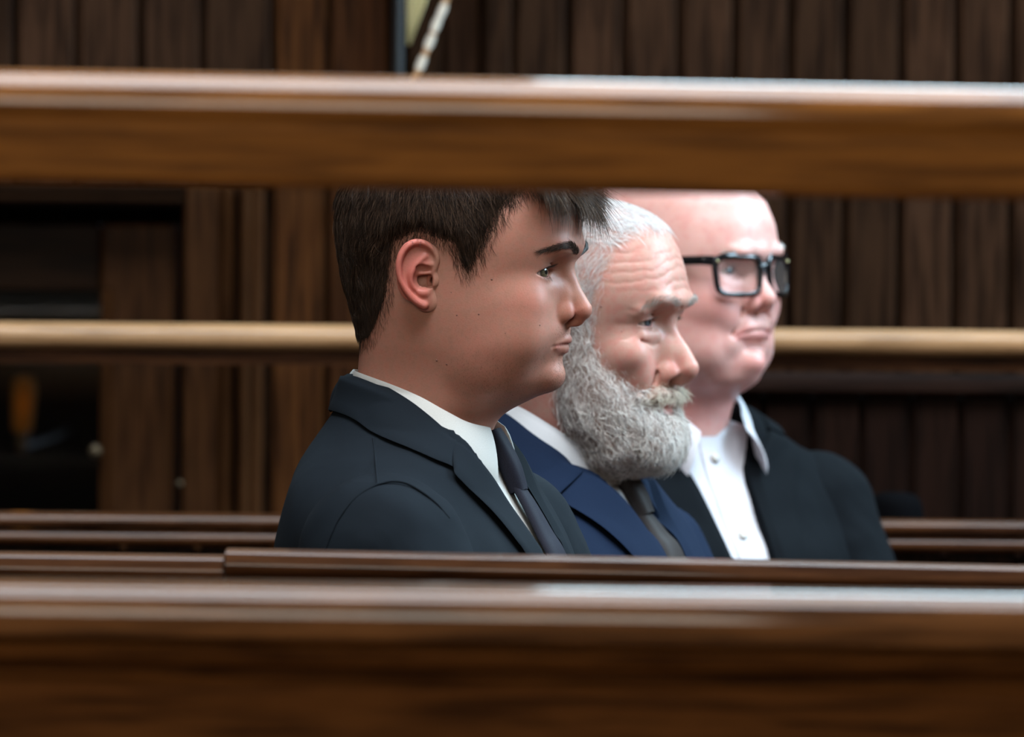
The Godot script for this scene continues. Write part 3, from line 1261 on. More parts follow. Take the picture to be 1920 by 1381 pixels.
func young_hairline() -> Map2:
	return Map2.new(PackedVector2Array([Vector2(-79, -62), Vector2(-63, -58), Vector2(-52, -42), Vector2(-43, -23), Vector2(-38, -2), Vector2(-33, 30), Vector2(-14, 37), Vector2(10, 29), Vector2(19, 8), Vector2(27, -3), Vector2(34, 3), Vector2(41, 14), Vector2(50, 34), Vector2(58, 50), Vector2(66, 64), Vector2(76, 74), Vector2(92, 82), Vector2(125, 86), Vector2(130, 140), Vector2(-138, 140), Vector2(-138, -62)]))

func young_man(where: Transform3D) -> Node3D:
	var rng := RandomNumberGenerator.new()
	rng.seed = 11
	var m := young_measures()
	var f := head_field(m)
	var g := head_skin(m, f)
	var root := thing("person", "young person with short dark brown hair wearing a charcoal suit and dark tie", "person", V(where.origin.x, 0, where.origin.z))
	var mm := Transform3D(where.basis.scaled(Vector3.ONE * 0.001), V(0, where.origin.y, 0))
	var bm := Transform3D(Basis(Vector3.UP, deg_to_rad(-15.0)).scaled(Vector3.ONE * 0.001), V(0, where.origin.y, 0))
	var lm := Transform3D(Basis(Vector3.UP, deg_to_rad(-6.0)).scaled(Vector3.ONE * 0.001), V(0, where.origin.y, 0))
	var skin := Geo.new()
	skin.add(g, mm)
	var sk := skin_mat(0.47)
	part("body", skin.mesh(), sk, root)
	add_hands(root, sk, lm, Color(0.41, 0.195, 0.140))
	young_clothes(root, bm, lm, off_neck(f, mm, bm, 3.2))
	var spot := plain(Color(0.15, 0.06, 0.04), 0.6)
	for e: Array in [[865, 757, 1.3], [958, 752, 1.2], [780, 952, 1.3], [822, 968, 1.0], [840, 660, 0.8], [1012, 603, 1.4], [870, 800, 0.9], [1218, 797, 1.0], [1072, 832, 0.9]]:
		mole(root, f, mm, 0.2443, (483.0 + e[0] / 2.302 - 856.0) / 2.15, (265.0 - e[1] / 2.302) / 2.15, e[2], spot)
	eyes(root, m, mm, Color(0.10, 0.10, 0.075), Color(0.16, 0.13, 0.07), Vector3(0, -0.36, 0.02))
	# hair: a close cap and the strands on it
	var line := young_hairline()
	var cap := Field.new()
	cap.loft(m.rows, 1.0)
	var nz := FastNoiseLite.new()
	nz.seed = 3
	nz.frequency = 0.05
	cap.inflate = func(p: Vector3) -> float:
		var d := line.at(p.x, p.y)
		var t := 3.0
		if p.y > -45.0: t = lerpf(3.0, 6.0, clampf((p.y + 45.0) / 45.0, 0, 1))
		if p.y > 20.0: t = lerpf(6.0, 11.0, clampf((p.y - 20.0) / 70.0, 0, 1))
		if p.x > 40.0: t = lerpf(t, 4.0, clampf((p.x - 40.0) / 25.0, 0, 1) * clampf((95.0 - p.y) / 30.0, 0, 1))
		return clampf(d * 0.55 - 5.0, -32.0, t)
	var cg := cap.net(V(-130, -80, -105), V(142, 150, 105), 2.4, [V(-20, 60, 3)], V(-1, 0, 0))
	var hair_mat := StandardMaterial3D.new()
	hair_mat.albedo_color = Color.WHITE
	hair_mat.vertex_color_use_as_albedo = true
	hair_mat.roughness = 0.34
	hair_mat.metallic_specular = 0.34
	var cap_mat := StandardMaterial3D.new()
	cap_mat.albedo_color = Color(0.035, 0.022, 0.016).linear_to_srgb()
	cap_mat.roughness = 0.8
	var capped := Geo.new()
	capped.add(cg, mm)
	part("hair", capped.mesh(), cap_mat, root)
	var guides := [
		[V(-98, 40, 0), V(-0.25, -1, 0), 1.0], [V(-92, -10, 20), V(-0.05, -1, 0), 0.8], [V(-80, -50, 30), V(0.1, -1, 0), 0.45], [V(-60, -40, 50), V(0.0, -1, 0), 0.45],
		[V(-60, 50, 60), V(-0.35, -1, 0.1), 1.0], [V(-40, 0, 65), V(-0.2, -1, 0), 0.7], [V(-10, 50, 76), V(-0.15, -1, 0), 0.95], [V(15, 30, 76), V(0.25, -1, 0), 0.85],
		[V(28, 5, 74), V(0.05, -1, 0), 0.65], [V(40, 45, 70), V(0.3, -1, 0), 0.9], [V(55, 60, 62), V(0.1, -1, 0.1), 0.9], [V(20, 80, 66), V(0.3, -1, 0.3), 1.1], [V(-40, 90, 60), V(-0.4, -1, 0.3), 1.1],
		[V(-80, 85, 20), V(-0.8, -0.8, 0), 1.1], [V(-30, 125, 0), V(-0.6, -0.1, 0.5), 1.2], [V(40, 118, 0), V(1, 0.0, 0.2), 1.3], [V(80, 100, 20), V(1, -0.4, 0.25), 1.4], [V(95, 88, 0), V(1, -0.45, 0), 1.4]]
	var comb := func(p: Vector3, _n: Vector3) -> Array:
		var q := V(p.x, p.y, absf(p.z))
		var d := Vector3.ZERO
		var l := 0.0
		var wsum := 0.0
		for e: Array in guides:
			var w := 1.0 / (pow(q.distance_squared_to(e[0]), 1.5) + 60.0)
			d += e[1] * w
			l += e[2] * w
			wsum += w
		d /= wsum
		if p.z < 0: d.z = -d.z
		return [d, l / wsum]
	var dens := func(p: Vector3, _n: Vector3) -> float:
		var d := line.at(p.x, p.y)
		if d < -3.0: return 0.0
		return 0.5 * clampf((d + 3.0) / 11.0, 0.06, 1.0)
	var colour := func(_p: Vector3, r: RandomNumberGenerator) -> Color:
		var t := r.randf()
		var c := Color(0.012, 0.007, 0.005).lerp(Color(0.13, 0.078, 0.05), t * t * t)
		return c
	var long := [strand(17, 0.20, 0.35, 0.30, 0.06), strand(19, 0.18, 0.28, 0.24, -0.08), strand(15, 0.21, 0.42, 0.35, 0.09), strand(21, 0.17, 0.34, 0.32, 0.03)]
	var edge := grow(g, func(p: Vector3, _n: Vector3) -> float:
		var d := line.at(p.x, p.y)
		return 0.42 * clampf((d + 3.0) / 8.0, 0.0, 1.0) if d > -3.0 and d < 14.0 else 0.0, rng)
	hair_part("hair_strand", root, edge, comb, [strand(12, 0.15, 0.25, 0.22, 0.06), strand(10, 0.14, 0.2, 0.15, -0.08)], colour, hair_mat, mm, rng, 0.22, 0.4, 7.0)
	hair_part("hair_strand", root, grow(cg, dens, rng), comb, long, colour, hair_mat, mm, rng, 0.20, 0.5, 7.0)
	# fringe falling forward over the brow
	var fr := Roots.new()
	for j in 5200:
		var z := rng.randf_range(-36, 50)
		var y := rng.randf_range(78.0 + maxf(0.0, absf(z) - 20.0) * 0.35, 108)
		var d := -f.loft_at(V(0, y, z))
		var x := 60.0
		while f.loft_at(V(x, y, z)) < 9.0: x += 2.0
		fr.p.append(V(x - 3, y, z))
		fr.n.append(V(0.8, 0.6, z * 0.006).normalized())
	var fcomb := func(p: Vector3, _n: Vector3) -> Array:
		return [V(0.66, -0.62 - 0.002 * absf(p.z), 0.10 + p.z * 0.010), 1.0, true]
	var fl := [strand(40, 0.17, 0.22, 0.38, 0.05, 8), strand(34, 0.16, 0.28, 0.42, -0.06, 8), strand(46, 0.16, 0.18, 0.34, 0.03, 8)]
	var fringe_colour := func(_p: Vector3, r: RandomNumberGenerator) -> Color:
		return Color(0.022, 0.013, 0.008).lerp(Color(0.17, 0.10, 0.058), pow(r.randf(), 2.2))
	hair_part("fringe_strand", root, fr, fcomb, fl, fringe_colour, hair_mat, mm, rng, 0.13, 0.85, 10.0)
	# stubble of the shaved beard
	var jaw := func(p: Vector3, _n: Vector3) -> float:
		var q := V(p.x, p.y, absf(p.z))
		var k := maxf(blob(q, V(45, -75, 50), V(34, 24, 40)), maxf(blob(q, V(96, -45, 8), V(12, 5, 16)), blob(q, V(90, -84, 6), V(24, 14, 30))))
		var lip := minf(chain_dist(q, m.upper_lip[0]), chain_dist(q, m.lower_lip[0]))
		return 0.0 if lip < 5.0 or k < 0.08 else 0.55 * k
	hair_part("stubble_strand", root, grow(g, jaw, rng), func(_p: Vector3, _n: Vector3) -> Array: return [V(0.2, -1, 0), 1.0], [strand(0.9, 0.07, 0.8, 0.1, 0.0, 2)], colour, hair_mat, mm, rng, 0.3)
	brows(root, g, mm, [Vector2(26, 50), Vector2(30.5, 40), Vector2(31.0, 28), Vector2(27.5, 17), Vector2(25.0, 9)], [1.4, 2.6, 3.2, 3.2, 2.4], 2.2, [strand(7.5, 0.15, 0.22, 0.2, 0.05, 3), strand(6.5, 0.14, 0.3, 0.25, -0.05, 3)], colour, hair_mat, rng, 60.0)
	lashes(root, m, mm, cap_mat, colour, rng, 7.5)
	return root

func eyes(root: Node, m: Dictionary, mm: Transform3D, ia: Color, ib: Color, gaze: Vector3) -> void:
	var mat := StandardMaterial3D.new()
	mat.albedo_color = Color.WHITE
	mat.vertex_color_use_as_albedo = true
	mat.roughness = 0.12
	mat.metallic_specular = 0.5
	mat.clearcoat_enabled = true
	mat.clearcoat = 1.0
	mat.clearcoat_roughness = 0.03
	var ball := eyeball(ia, ib, 12.0)
	for s: float in [1.0, -1.0]:
		var e := Geo.new()
		var c: Vector3 = m.eye
		e.add(ball, mm * Transform3D(Basis.from_euler(V(0, gaze.y, gaze.z)), V(c.x, c.y, c.z * s)))
		part("eye", e.mesh(), mat, root)

func brows(root: Node, g: Geo, mm: Transform3D, path: Array, wide: Array, dens: float, strands: Array, colour: Callable, mat: Material, rng: RandomNumberGenerator, xmin: float, up := 0.12) -> void:
	# path: points (y, |z|) from tail to head
	var near := func(p: Vector3) -> Array:
		var best := 1e9
		var dir := Vector2.ZERO
		var w := 0.0
		var q := Vector2(p.y, absf(p.z))
		for j in path.size() - 1:
			var a: Vector2 = path[j]
			var ba: Vector2 = path[j + 1] - a
			var t := clampf((q - a).dot(ba) / ba.length_squared(), 0, 1)
			var d := (q - a - ba * t).length()
			if d < best:
				best = d
				dir = -ba.normalized()
				w = lerpf(wide[j], wide[j + 1], t)
		return [best / w, dir]
	var density := func(p: Vector3, _n: Vector3) -> float:
		if p.x < xmin or p.y < 5.0 or p.y > 60.0: return 0.0
		var e: float = near.call(p)[0]
		return dens * clampf(1.6 - e * 1.2, 0.0, 1.0)
	var comb := func(p: Vector3, _n: Vector3) -> Array:
		var d: Vector2 = near.call(p)[1]
		return [V(-0.3, d.x + up + 0.02 * maxf(0, 22.0 - absf(p.z)), d.y * signf(p.z)), 1.0]
	hair_part("eyebrow_strand", root, grow(g, density, rng), comb, strands, colour, mat, mm, rng, 0.18)

func lashes(root: Node, m: Dictionary, mm: Transform3D, mat: Material, colour: Callable, rng: RandomNumberGenerator, len_mm: float) -> void:
	var r := Roots.new()
	var c: Vector3 = m.eye
	var rr: float = m.lid_r
	for s: float in [1.0, -1.0]:
		for j in 90:
			var z := lerpf(-11.5, 12.5, (j + rng.randf()) / 90.0)
			var upper := j % 3 != 2
			var y: float = m.lids[0].call(z) if upper else m.lids[1].call(z)
			var q2 := rr * rr - z * z - y * y
			if q2 < 4.0: continue
			r.p.append(V(c.x + sqrt(q2) - 0.3, c.y + y, s * (c.z + z)))
			r.n.append(V(0.2, 1.0 if upper else -1.0, 0).normalized())
	var comb := func(p: Vector3, n: Vector3) -> Array:
		var z := absf(p.z) - c.z
		return [V(1.0, -0.15 if n.y > 0 else -0.5, signf(p.z) * z * 0.05), 1.0 if n.y > 0 else 0.55, true]
	hair_part("eyelash_strand", root, r, comb, [strand(len_mm, 0.12, 0.1, -0.35, 0.0, 4)], colour, mat, mm, rng, 0.08)

func skin_mat(rough: float) -> StandardMaterial3D:
	var s := StandardMaterial3D.new()
	s.albedo_color = Color.WHITE
	s.vertex_color_use_as_albedo = true
	s.roughness = rough
	s.metallic_specular = 0.36
	s.subsurf_scatter_enabled = true
	s.subsurf_scatter_strength = 0.12
	var n := FastNoiseLite.new()
	n.noise_type = FastNoiseLite.TYPE_CELLULAR
	n.cellular_return_type = FastNoiseLite.RETURN_DISTANCE
	n.frequency = 0.09
	var t := NoiseTexture2D.new()
	t.width = 512
	t.height = 512
	t.seamless = true
	t.noise = n
	s.heightmap_enabled = true
	s.heightmap_texture = t
	s.heightmap_scale = 0.007
	s.uv1_triplanar = true
	s.uv1_scale = Vector3.ONE * 14.0
	var fr := FastNoiseLite.new()
	fr.seed = 8
	fr.frequency = 0.05
	fr.fractal_octaves = 5
	var ramp := Gradient.new()
	ramp.offsets = PackedFloat32Array([0.0, 0.3, 0.6, 1.0])
	ramp.colors = PackedColorArray([Color(0.94, 0.91, 0.89), Color(0.98, 0.97, 0.96), Color(1, 1, 1), Color(1, 0.97, 0.95)])
	var at := NoiseTexture2D.new()
	at.width = 512
	at.height = 512
	at.seamless = true
	at.noise = fr
	at.color_ramp = ramp
	s.albedo_texture = at
	return s

func young_clothes(root: Node, bm: Transform3D, lm: Transform3D, clear: Callable) -> void:
	var w := Wear.new()
	w.rows = [[-75, 30, -90, -30, 56, 2.1, 2.1], [-95, 32, -93, -30, 57, 2.1, 2.1], [-110, 34, -98, -30, 60, 2.1, 2.1], [-122, 35, -106, -30, 67, 2.1, 2.1], [-135, 35, -114, -30, 84, 2.1, 2.1], [-150, 36, -121, -32, 115, 2.1, 2.1],
		[-165, 40, -126, -34, 152, 2.1, 2.1], [-178, 46, -129, -34, 178, 2.15, 2.15], [-195, 56, -132, -34, 192, 2.2, 2.2], [-215, 70, -136, -32, 197, 2.3, 2.3], [-240, 85, -141, -30, 196, 2.3, 2.3], [-300, 104, -147, -25, 190, 2.3, 2.3],
		[-400, 118, -145, -15, 182, 2.3, 2.3], [-520, 122, -140, -8, 182, 2.3, 2.3], [-700, 122, -140, -8, 182, 2.3, 2.3]]
	w.arm = [V(-12, -238, 183), V(105, -455, 208), V(300, -560, 130), 74.0, 58.0, 42.0]
	w.v_open = [[-120, 62], [-150, 58], [-175, 46], [-240, 33], [-330, 16], [-430, -4]]
	w.cut = [-124.0, -0.24]
	w.cloth = cloth_mat(Color(0.0105, 0.0145, 0.0190), 900.0, 0.35)
	w.shirt = cloth_mat(Color(0.72, 0.71, 0.66), 1600.0, 0.1)
	w.trousers = w.cloth
	w.seed = 4
	wear(root, bm, w, lm)
	# shirt collar
	var at := func(px: float, py: float, r: float) -> Vector3:
		return V(((px - 856.0) / 2.15 + r * 0.2588) / 0.9659, (525.0 - py) / 2.15, r)
	var top := [V(-93, -79, 0), at.call(690, 699, 26), at.call(735, 716, 45), at.call(790, 741, 57), at.call(840, 768, 56), at.call(880, 788, 46), at.call(922, 799, 24)]
	var low := [V(-101, -112, 0), V(-82, -116, 36), V(-50, -124, 62), V(-15, -138, 74), V(12, -152, 72), V(34, -166, 55), at.call(937, 902, 32)]
	collar(root, bm, "shirt_collar", top, low, 3.0, 2.2, w.shirt, clear, 1.0)
	# jacket collar and lapels
	var roll := [V(-98, -83, 0), at.call(687, 705, 30), at.call(734, 727, 54), at.call(781, 755, 67), at.call(828, 792, 72), at.call(853, 817, 71)]
	var edge := [V(-113, -117, 0), at.call(637, 780, 34), at.call(675, 794, 70), at.call(703, 811, 92), at.call(750, 844, 108), at.call(800, 876, 113)]
	roll.append(at.call(858, 823, 70)); edge.append(at.call(839, 884, 106))
	var out := w.keep_out(3.5)
	collar(root, bm, "jacket_collar", roll, edge, 5.0, 3.2, w.cloth, out, 1.0)
	var l0 := [at.call(853, 819, 73), at.call(891, 862, 62), at.call(931, 903, 50), at.call(969, 953, 44), at.call(1000, 999, 40), at.call(1028, 1043, 35), V(120, -330, 16), V(128, -420, 0)]
	var l1 := [at.call(840, 886, 108), at.call(842, 903, 112), at.call(872, 936, 104), at.call(906, 968, 94), at.call(953, 1015, 82), at.call(981, 1045, 74), V(112, -330, 44), V(127, -420, 8)]
	collar(root, bm, "lapel", l0, l1, 4.0, 3.0, w.cloth, w.keep_out(4.5), 1.0, true)
	necktie(root, bm, [[V(36, -130, 0), 11.0, 5.0], [V(43, -144, 0), 13.5, 7.0], [V(52, -163, 0), 13.5, 8.0], [V(59, -183, 0), 10.5, 7.0]],
		[[V(58, -178, 0), 11.0], [V(70, -195, 0), 15.0], [V(84, -218, 0), 19.0], [V(98, -242, 0), 24.0], [V(116, -300, 0), 33.0], [V(126, -400, 0), 41.0]], cloth_mat(Color(0.022, 0.022, 0.032), 700.0, 0.5, 0.6))
	# seams: armhole and shoulder
	var sl := w.arm
	for path: Array in [[[719, 894], [697, 905], [675, 922], [660, 940], [647, 960], [638, 980], [631, 997], [624, 1020], [616, 1060]], [[719, 894], [745, 889], [772, 893], [800, 908], [826, 928], [850, 955]], [[706, 818], [711, 850], [719, 894]]]:
		var pts := []
		for e: Array in path:
			var r := 300.0
			while r > 0.0:
				var p: Vector3 = at.call(e[0], e[1], r)
				var pa: Vector3 = p - sl[0]
				var ba: Vector3 = sl[1] - sl[0]
				var t := clampf(pa.dot(ba) / ba.length_squared(), 0, 1)
				if minf((pa - ba * t).length() - lerpf(sl[3], sl[4], t), w.jacket.loft_at(p) - 6.0) < 0.6: break
				r -= 0.5
			pts.append(at.call(e[0], e[1], r))
		var fine := []
		for k in 40: fine.append(spline(pts, k / 39.0))
		var seam := Geo.new()
		seam.add(tube(fine, [1.1], 8), bm)
		part("seam", seam.mesh(), w.cloth, root)

# ------------------------------------------------------------------ the bearded man
func bearded_measures() -> Dictionary:
	var m := {}
	m.cell = 1.35
	m.rows = [
		[128, 14, -10, 2, 8, 2.0, 2.0], [122, 48, -40, 2, 34, 2.0, 2.0], [112, 70, -64, 2, 52, 2.0, 2.0], [98, 87, -82, 2, 64, 2.1, 2.1], [80, 97, -94, 2, 71, 2.2, 2.1], [60, 103, -99, 3, 75, 2.3, 2.1],
		[45, 106, -100, 4, 76, 2.35, 2.1], [33, 106, -100, 6, 76, 2.35, 2.1], [20, 100, -99, 10, 75, 2.3, 2.1], [8, 95, -97, 12, 74, 2.2, 2.1], [-8, 94, -94, 14, 73, 2.1, 2.1], [-25, 95, -90, 16, 71, 2.05, 2.1],
		[-40, 96, -87, 18, 69, 2.1, 2.1], [-52, 96, -86, 18, 67, 2.15, 2.1], [-65, 93, -86, 16, 65, 2.15, 2.1], [-78, 91, -87, 14, 63, 2.1, 2.1], [-92, 92, -88, 10, 60, 2.05, 2.1], [-102, 88, -89, 5, 58, 2.05, 2.1],
		[-110, 76, -90, 0, 57, 2.05, 2.1], [-118, 60, -90, -6, 57, 2.0, 2.1], [-126, 48, -91, -12, 57, 2.0, 2.1], [-136, 40, -93, -18, 57, 2.0, 2.1], [-150, 34, -96, -24, 59, 2.0, 2.1], [-172, 30, -102, -30, 64, 2.0, 2.1]]
	m.masses = [
		[V(66, -18, 44), V(22, 18, 18), 14.0], [V(92, 34, 23), V(14, 8.5, 20), 9.0, V(0, 0.35, 0)], [V(99, 34, 0), V(11, 9, 15), 8.0],
		[V(78, 24, 42), V(12, 7, 12), 7.0, V(0, 0.5, 0.1)], [V(76, -34, 36), V(14, 20, 13), 8.0], [V(80, -98, 0), V(17, 15, 20), 10.0], [V(86, -54, 8), V(12, 13, 16), 8.0]]
	m.eye = V(74.5, 14, 32)
	m.socket = [V(100, 13, 30), V(18, 12, 18), 8.0, V(0, 0.25, 0)]
	m.bags = [[V(86, 1.0, 22), V(82, 0.5, 42), 4.5, 4.0, 5.0, 1], [V(92, -6.5, 20), V(90.5, -8.0, 30), 0.5, 1.2, 3.0, -1], [V(90.5, -8.0, 30), V(83, -4.0, 46), 1.2, 0.5, 3.0, -1]]
	m.lid_r = 14.0
	m.lids = lids(3.1, 4.6, -0.10, -0.5, 14.5)
	m.lid_folds = [[V(86, 20.5, 22), V(87.5, 21.5, 31), 0.5, 1.0, 2.0, -1], [V(87.5, 21.5, 31), V(79, 14.0, 47), 1.0, 0.8, 2.0, -1]]
	m.bridge = [[V(86, 24, 0), V(90.5, 12, 0), V(97, -2, 0), V(105.5, -16, 0), V(111.5, -29, 0)], [9.0, 7.8, 8.0, 9.8, 11.6]]
	m.nose = [[V(98, -34.5, 16.0), V(12.0, 10.2, 8.2), 4.0, V(0, 0.3, 0.1)], [V(104, -40, 0), V(10, 5.5, 5.5), 4.0], [V(94, -18, 9), V(11, 16, 9.5), 8.0]]
	m.nostril = [[V(106.5, -40.6, 15.0), V(7.4, 4.8, 7.0), 1.6, V(0.35, 0.3, 0.3)]]
	m.creases = [[V(87.5, -27, 24.0), V(86, -41, 24.0), 0.8, 1.2, 4.0], [V(91, -34, 23), V(85, -58, 35), 1.2, 1.4, 5.0], [V(96, 40, 5), V(107, 27, 5.5), 0.4, 0.8, 3.0]]
	m.upper_lip = [[V(95.0, -62.0, 0), V(94.4, -61.8, 6), V(92.0, -64, 14), V(86.5, -67.0, 23)], [4.0, 4.0, 2.8, 1.4]]
	m.lower_lip = [[V(93.6, -72.5, 0), V(92.6, -72.4, 7), V(90, -71.0, 15), V(86, -69, 22)], [4.8, 4.6, 3.4, 1.5]]
	m.slit = [[V(101, -66.8, 0), V(99.5, -66.6, 8), V(95, -67.4, 17), V(88.5, -69, 26)], [1.8, 1.8, 1.2, 0.8]]
	m.ear_at = V(-4, 2, 71.0)
	m.ear_turn = V(0.05, 0.30, -0.02)
	m.ear_size = 1.08
	m.ear_tone = func(p: Vector3) -> Color: return Color(0.62, 0.30, 0.25)
	m.lid_tone = [Color(0.42, 0.20, 0.17), Color(0.58, 0.26, 0.22)]
	var wr := FastNoiseLite.new()
	wr.seed = 31
	wr.frequency = 0.03
	m.extra = func(p: Vector3, d: float) -> float:   # brow furrows, crow's feet
		if d > 6.0 or d < -6.0 or p.x < 30.0: return d
		if p.y > 38.0 and p.y < 92.0:
			var k := smoothstep(38.0, 48.0, p.y) * (1.0 - smoothstep(74.0, 92.0, p.y)) * smoothstep(40.0, 70.0, p.x)
			var t := p.y - 7.0 * cos(p.z * 0.055) + wr.get_noise_2d(p.z, p.y) * 6.0
			d += 0.55 * k * (pow(0.5 + 0.5 * cos(t * TAU / 9.5), 3.0) - 0.3)
		elif p.y > -4.0 and p.y < 26.0 and p.z > 42.0:
			var k := smoothstep(44.0, 54.0, p.z) * (1.0 - smoothstep(60.0, 68.0, p.z))
			var an := (p.y - 11.0) * 0.10 - (p.z - 46.0) * 0.004 * (p.y - 11.0)
			d += 0.45 * k * pow(0.5 + 0.5 * cos(an * 8.0), 3.0)
		return d
	var nz := FastNoiseLite.new()
	nz.seed = 15
	nz.frequency = 0.10
	nz.fractal_octaves = 4
	m.tone = func(p: Vector3) -> Color:
		var q := V(p.x, p.y, absf(p.z))
		var c := Color(0.50, 0.265, 0.21)
		var red := 0.55 * blob(q, V(78, -26, 42), V(22, 16, 20)) + 0.75 * blob(q, V(106, -32, 8), V(15, 13, 14)) + 0.35 * blob(q, V(88, 44, 20), V(24, 8, 28)) + 0.5 * blob(q, V(10, -110, 45), V(50, 40, 40))  # last patch, on the neck: flush with the shade under the jaw painted in
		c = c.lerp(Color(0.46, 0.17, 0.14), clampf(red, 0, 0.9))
		var mottle := nz.get_noise_3d(p.x, p.y, p.z)
		c = c.lerp(Color(0.50, 0.185, 0.15), clampf(mottle * 1.3, 0.0, 0.4))
		c = c.lerp(Color(0.45, 0.29, 0.225), clampf(-mottle * 0.9, 0.0, 0.35))
		var lip := minf(chain_dist(q, m.upper_lip[0]) - 4.2, chain_dist(q, m.lower_lip[0]) - 4.6)
		c = c.lerp(Color(0.46, 0.15, 0.135), clampf(0.7 - lip * 0.9, 0, 1) * 0.8)
		return c
	return m

func bearded_man(where: Transform3D) -> Node3D:
	var rng := RandomNumberGenerator.new()
	rng.seed = 23
	var m := bearded_measures()
	var f := head_field(m)
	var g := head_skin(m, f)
	var root := thing("person", "older person with a full grey beard and white hair wearing a navy jacket", "person", V(where.origin.x, 0, where.origin.z))
	var mm := Transform3D(where.basis.scaled(Vector3.ONE * 0.001009), V(0, where.origin.y, 0))
	var bm := Transform3D(Basis(Vector3.UP, deg_to_rad(-22.0)).scaled(Vector3.ONE * 0.001009), V(0, where.origin.y, 0))
	var lm := Transform3D(Basis(Vector3.UP, deg_to_rad(-4.0)).scaled(Vector3.ONE * 0.001), V(0, where.origin.y, 0))
	var skin := Geo.new()
	skin.add(g, mm)
	var sk := skin_mat(0.42)
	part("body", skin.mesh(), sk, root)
	add_hands(root, sk, lm, Color(0.6, 0.36, 0.29))
	var spot := plain(Color(0.22, 0.08, 0.06), 0.6)
	for e: Array in [[315, 348, 1.7], [508, 572, 1.2], [1040, 270, 1.2]]:
		mole(root, f, mm, 0.384, (e[0] / 4.93 - 20.0) / 2.0, (125.0 - e[1] / 4.93) / 2.0, e[2], spot)
	eyes(root, m, mm, Color(0.075, 0.10, 0.115), Color(0.10, 0.13, 0.15), Vector3(0, -0.18, 0.0))
	var hair_mat := StandardMaterial3D.new()
	hair_mat.albedo_color = Color.WHITE
	hair_mat.vertex_color_use_as_albedo = true
	hair_mat.roughness = 0.5
	hair_mat.metallic_specular = 0.4
	# beard: its mass and its hairs
	var line := Map2.new(PackedVector2Array([Vector2(28, 62), Vector2(40, 40), Vector2(45, 10), Vector2(47, -8), Vector2(53, -22), Vector2(62, -31), Vector2(72, -39), Vector2(82, -49), Vector2(88, -53), Vector2(91, -44), Vector2(100, -45), Vector2(130, -45), Vector2(130, -98), Vector2(120, -150), Vector2(44, -150), Vector2(34, -118), Vector2(12, -86), Vector2(3, -56), Vector2(8, -20), Vector2(14, 20), Vector2(18, 62)]))
	var thick := func(p: Vector3) -> float:
		var d := line.at(p.x, maxf(p.y, -98.0))
		var t := 3.0
		if p.y < 0.0: t = lerpf(3.0, 8.0, clampf(-p.y / 60.0, 0, 1))
		if p.y < -60.0: t = lerpf(8.0, 13.0, clampf((-p.y - 60.0) / 40.0, 0, 1))
		var mouth := exp(-pow((p.y + 67.5) / 8.0, 2.0) - pow(absf(p.z) / 20.0, 4.0)) * smoothstep(80.0, 90.0, p.x)
		t = lerpf(t, -3.0, clampf(mouth * 1.3, 0, 1))
		if p.y > -63.0 and p.x > 80.0:
			return clampf(d * 1.5 - 1.0, -30.0, lerpf(t, 8.5, smoothstep(82.0, 92.0, p.x)) * clampf((p.y + 62.0) / 4.0, 0.0, 1.0))
		return clampf(d * 0.5 - 2.0, -30.0, t)
	var bf := Field.new()
	bf.loft(m.rows, 1.0)
	bf.inflate = thick
	bf.ell(V(76, -34, 36), V(13, 19, 12), 8.0)
	bf.ell(V(80, -99, 0), V(22, 24, 30), 20.0)
	bf.extra = func(p: Vector3, d: float) -> float:
		var t: float = thick.call(p)
		if t < 0.0: d = maxf(d, -t * 0.5)
		return d
	var bg := bf.net(V(-60, -160, -100), V(142, 80, 100), 2.4, [V(60, -95, 3)], V(1, 0, 0))
	var beard_base := StandardMaterial3D.new()
	beard_base.albedo_color = Color(0.34, 0.23, 0.19).linear_to_srgb()
	beard_base.roughness = 0.9
	var bgeo := Geo.new()
	bgeo.add(bg, mm)
	part("beard", bgeo.mesh(), beard_base, root)
	var bcol := func(p: Vector3, r: RandomNumberGenerator) -> Color:
		var t := r.randf()
		var c := Color(0.34, 0.23, 0.18).lerp(Color(0.95, 0.92, 0.87), pow(t, 0.45))
		if p.x > 86.0 and p.y > -64.0: c = c.lerp(Color(0.70, 0.61, 0.44), 0.6)
		if r.randf() < 0.06: c = Color(0.10, 0.08, 0.07)
		return c
	var bdens := func(p: Vector3, _n: Vector3) -> float:
		var d := line.at(p.x, maxf(p.y, -98.0))
		var t: float = thick.call(p)
		if d < -3.0 or t < -2.6: return 0.0
		return 0.27 * clampf((d + 4.0) / 10.0, 0.04, 1.0)
	var bcomb := func(p: Vector3, n: Vector3) -> Array:
		var d := V(0.15, -1, 0)
		var l := 0.75
		if p.x > 84.0 and p.y > -64.0:   # moustache
			d = V(0.45, -0.8, signf(p.z) * 0.5)
			l = 0.72
		elif p.y < -60.0:
			d = V(0.5, -0.9, 0)
			l = 1.0
		elif p.x > 40.0 and p.y < -20: d = V(0.55, -0.85, 0)
		else: l = 0.7
		return [d, l]
	var bs := [strand(15, 0.27, 0.7, 0.55, 0.14, 7), strand(18, 0.25, 0.55, 0.32, -0.16, 7), strand(13, 0.27, 0.9, 0.75, 0.2, 7), strand(16, 0.25, 0.65, 0.5, -0.16, 7)]
	hair_part("beard_strand", root, grow(bg, bdens, rng), bcomb, bs, bcol, hair_mat, mm, rng, 0.36, 1.0, 8.0)
	# the thin edge of the beard on the skin
	var edens := func(p: Vector3, _n: Vector3) -> float:
		var d := line.at(p.x, maxf(p.y, -98.0))
		if p.x > 80.0 and p.y > -43.0: return 0.0
		if d < -7.0 or d > 8.0: return 0.0
		return 0.16 * clampf((d + 7.0) / 9.0, 0.0, 1.0)
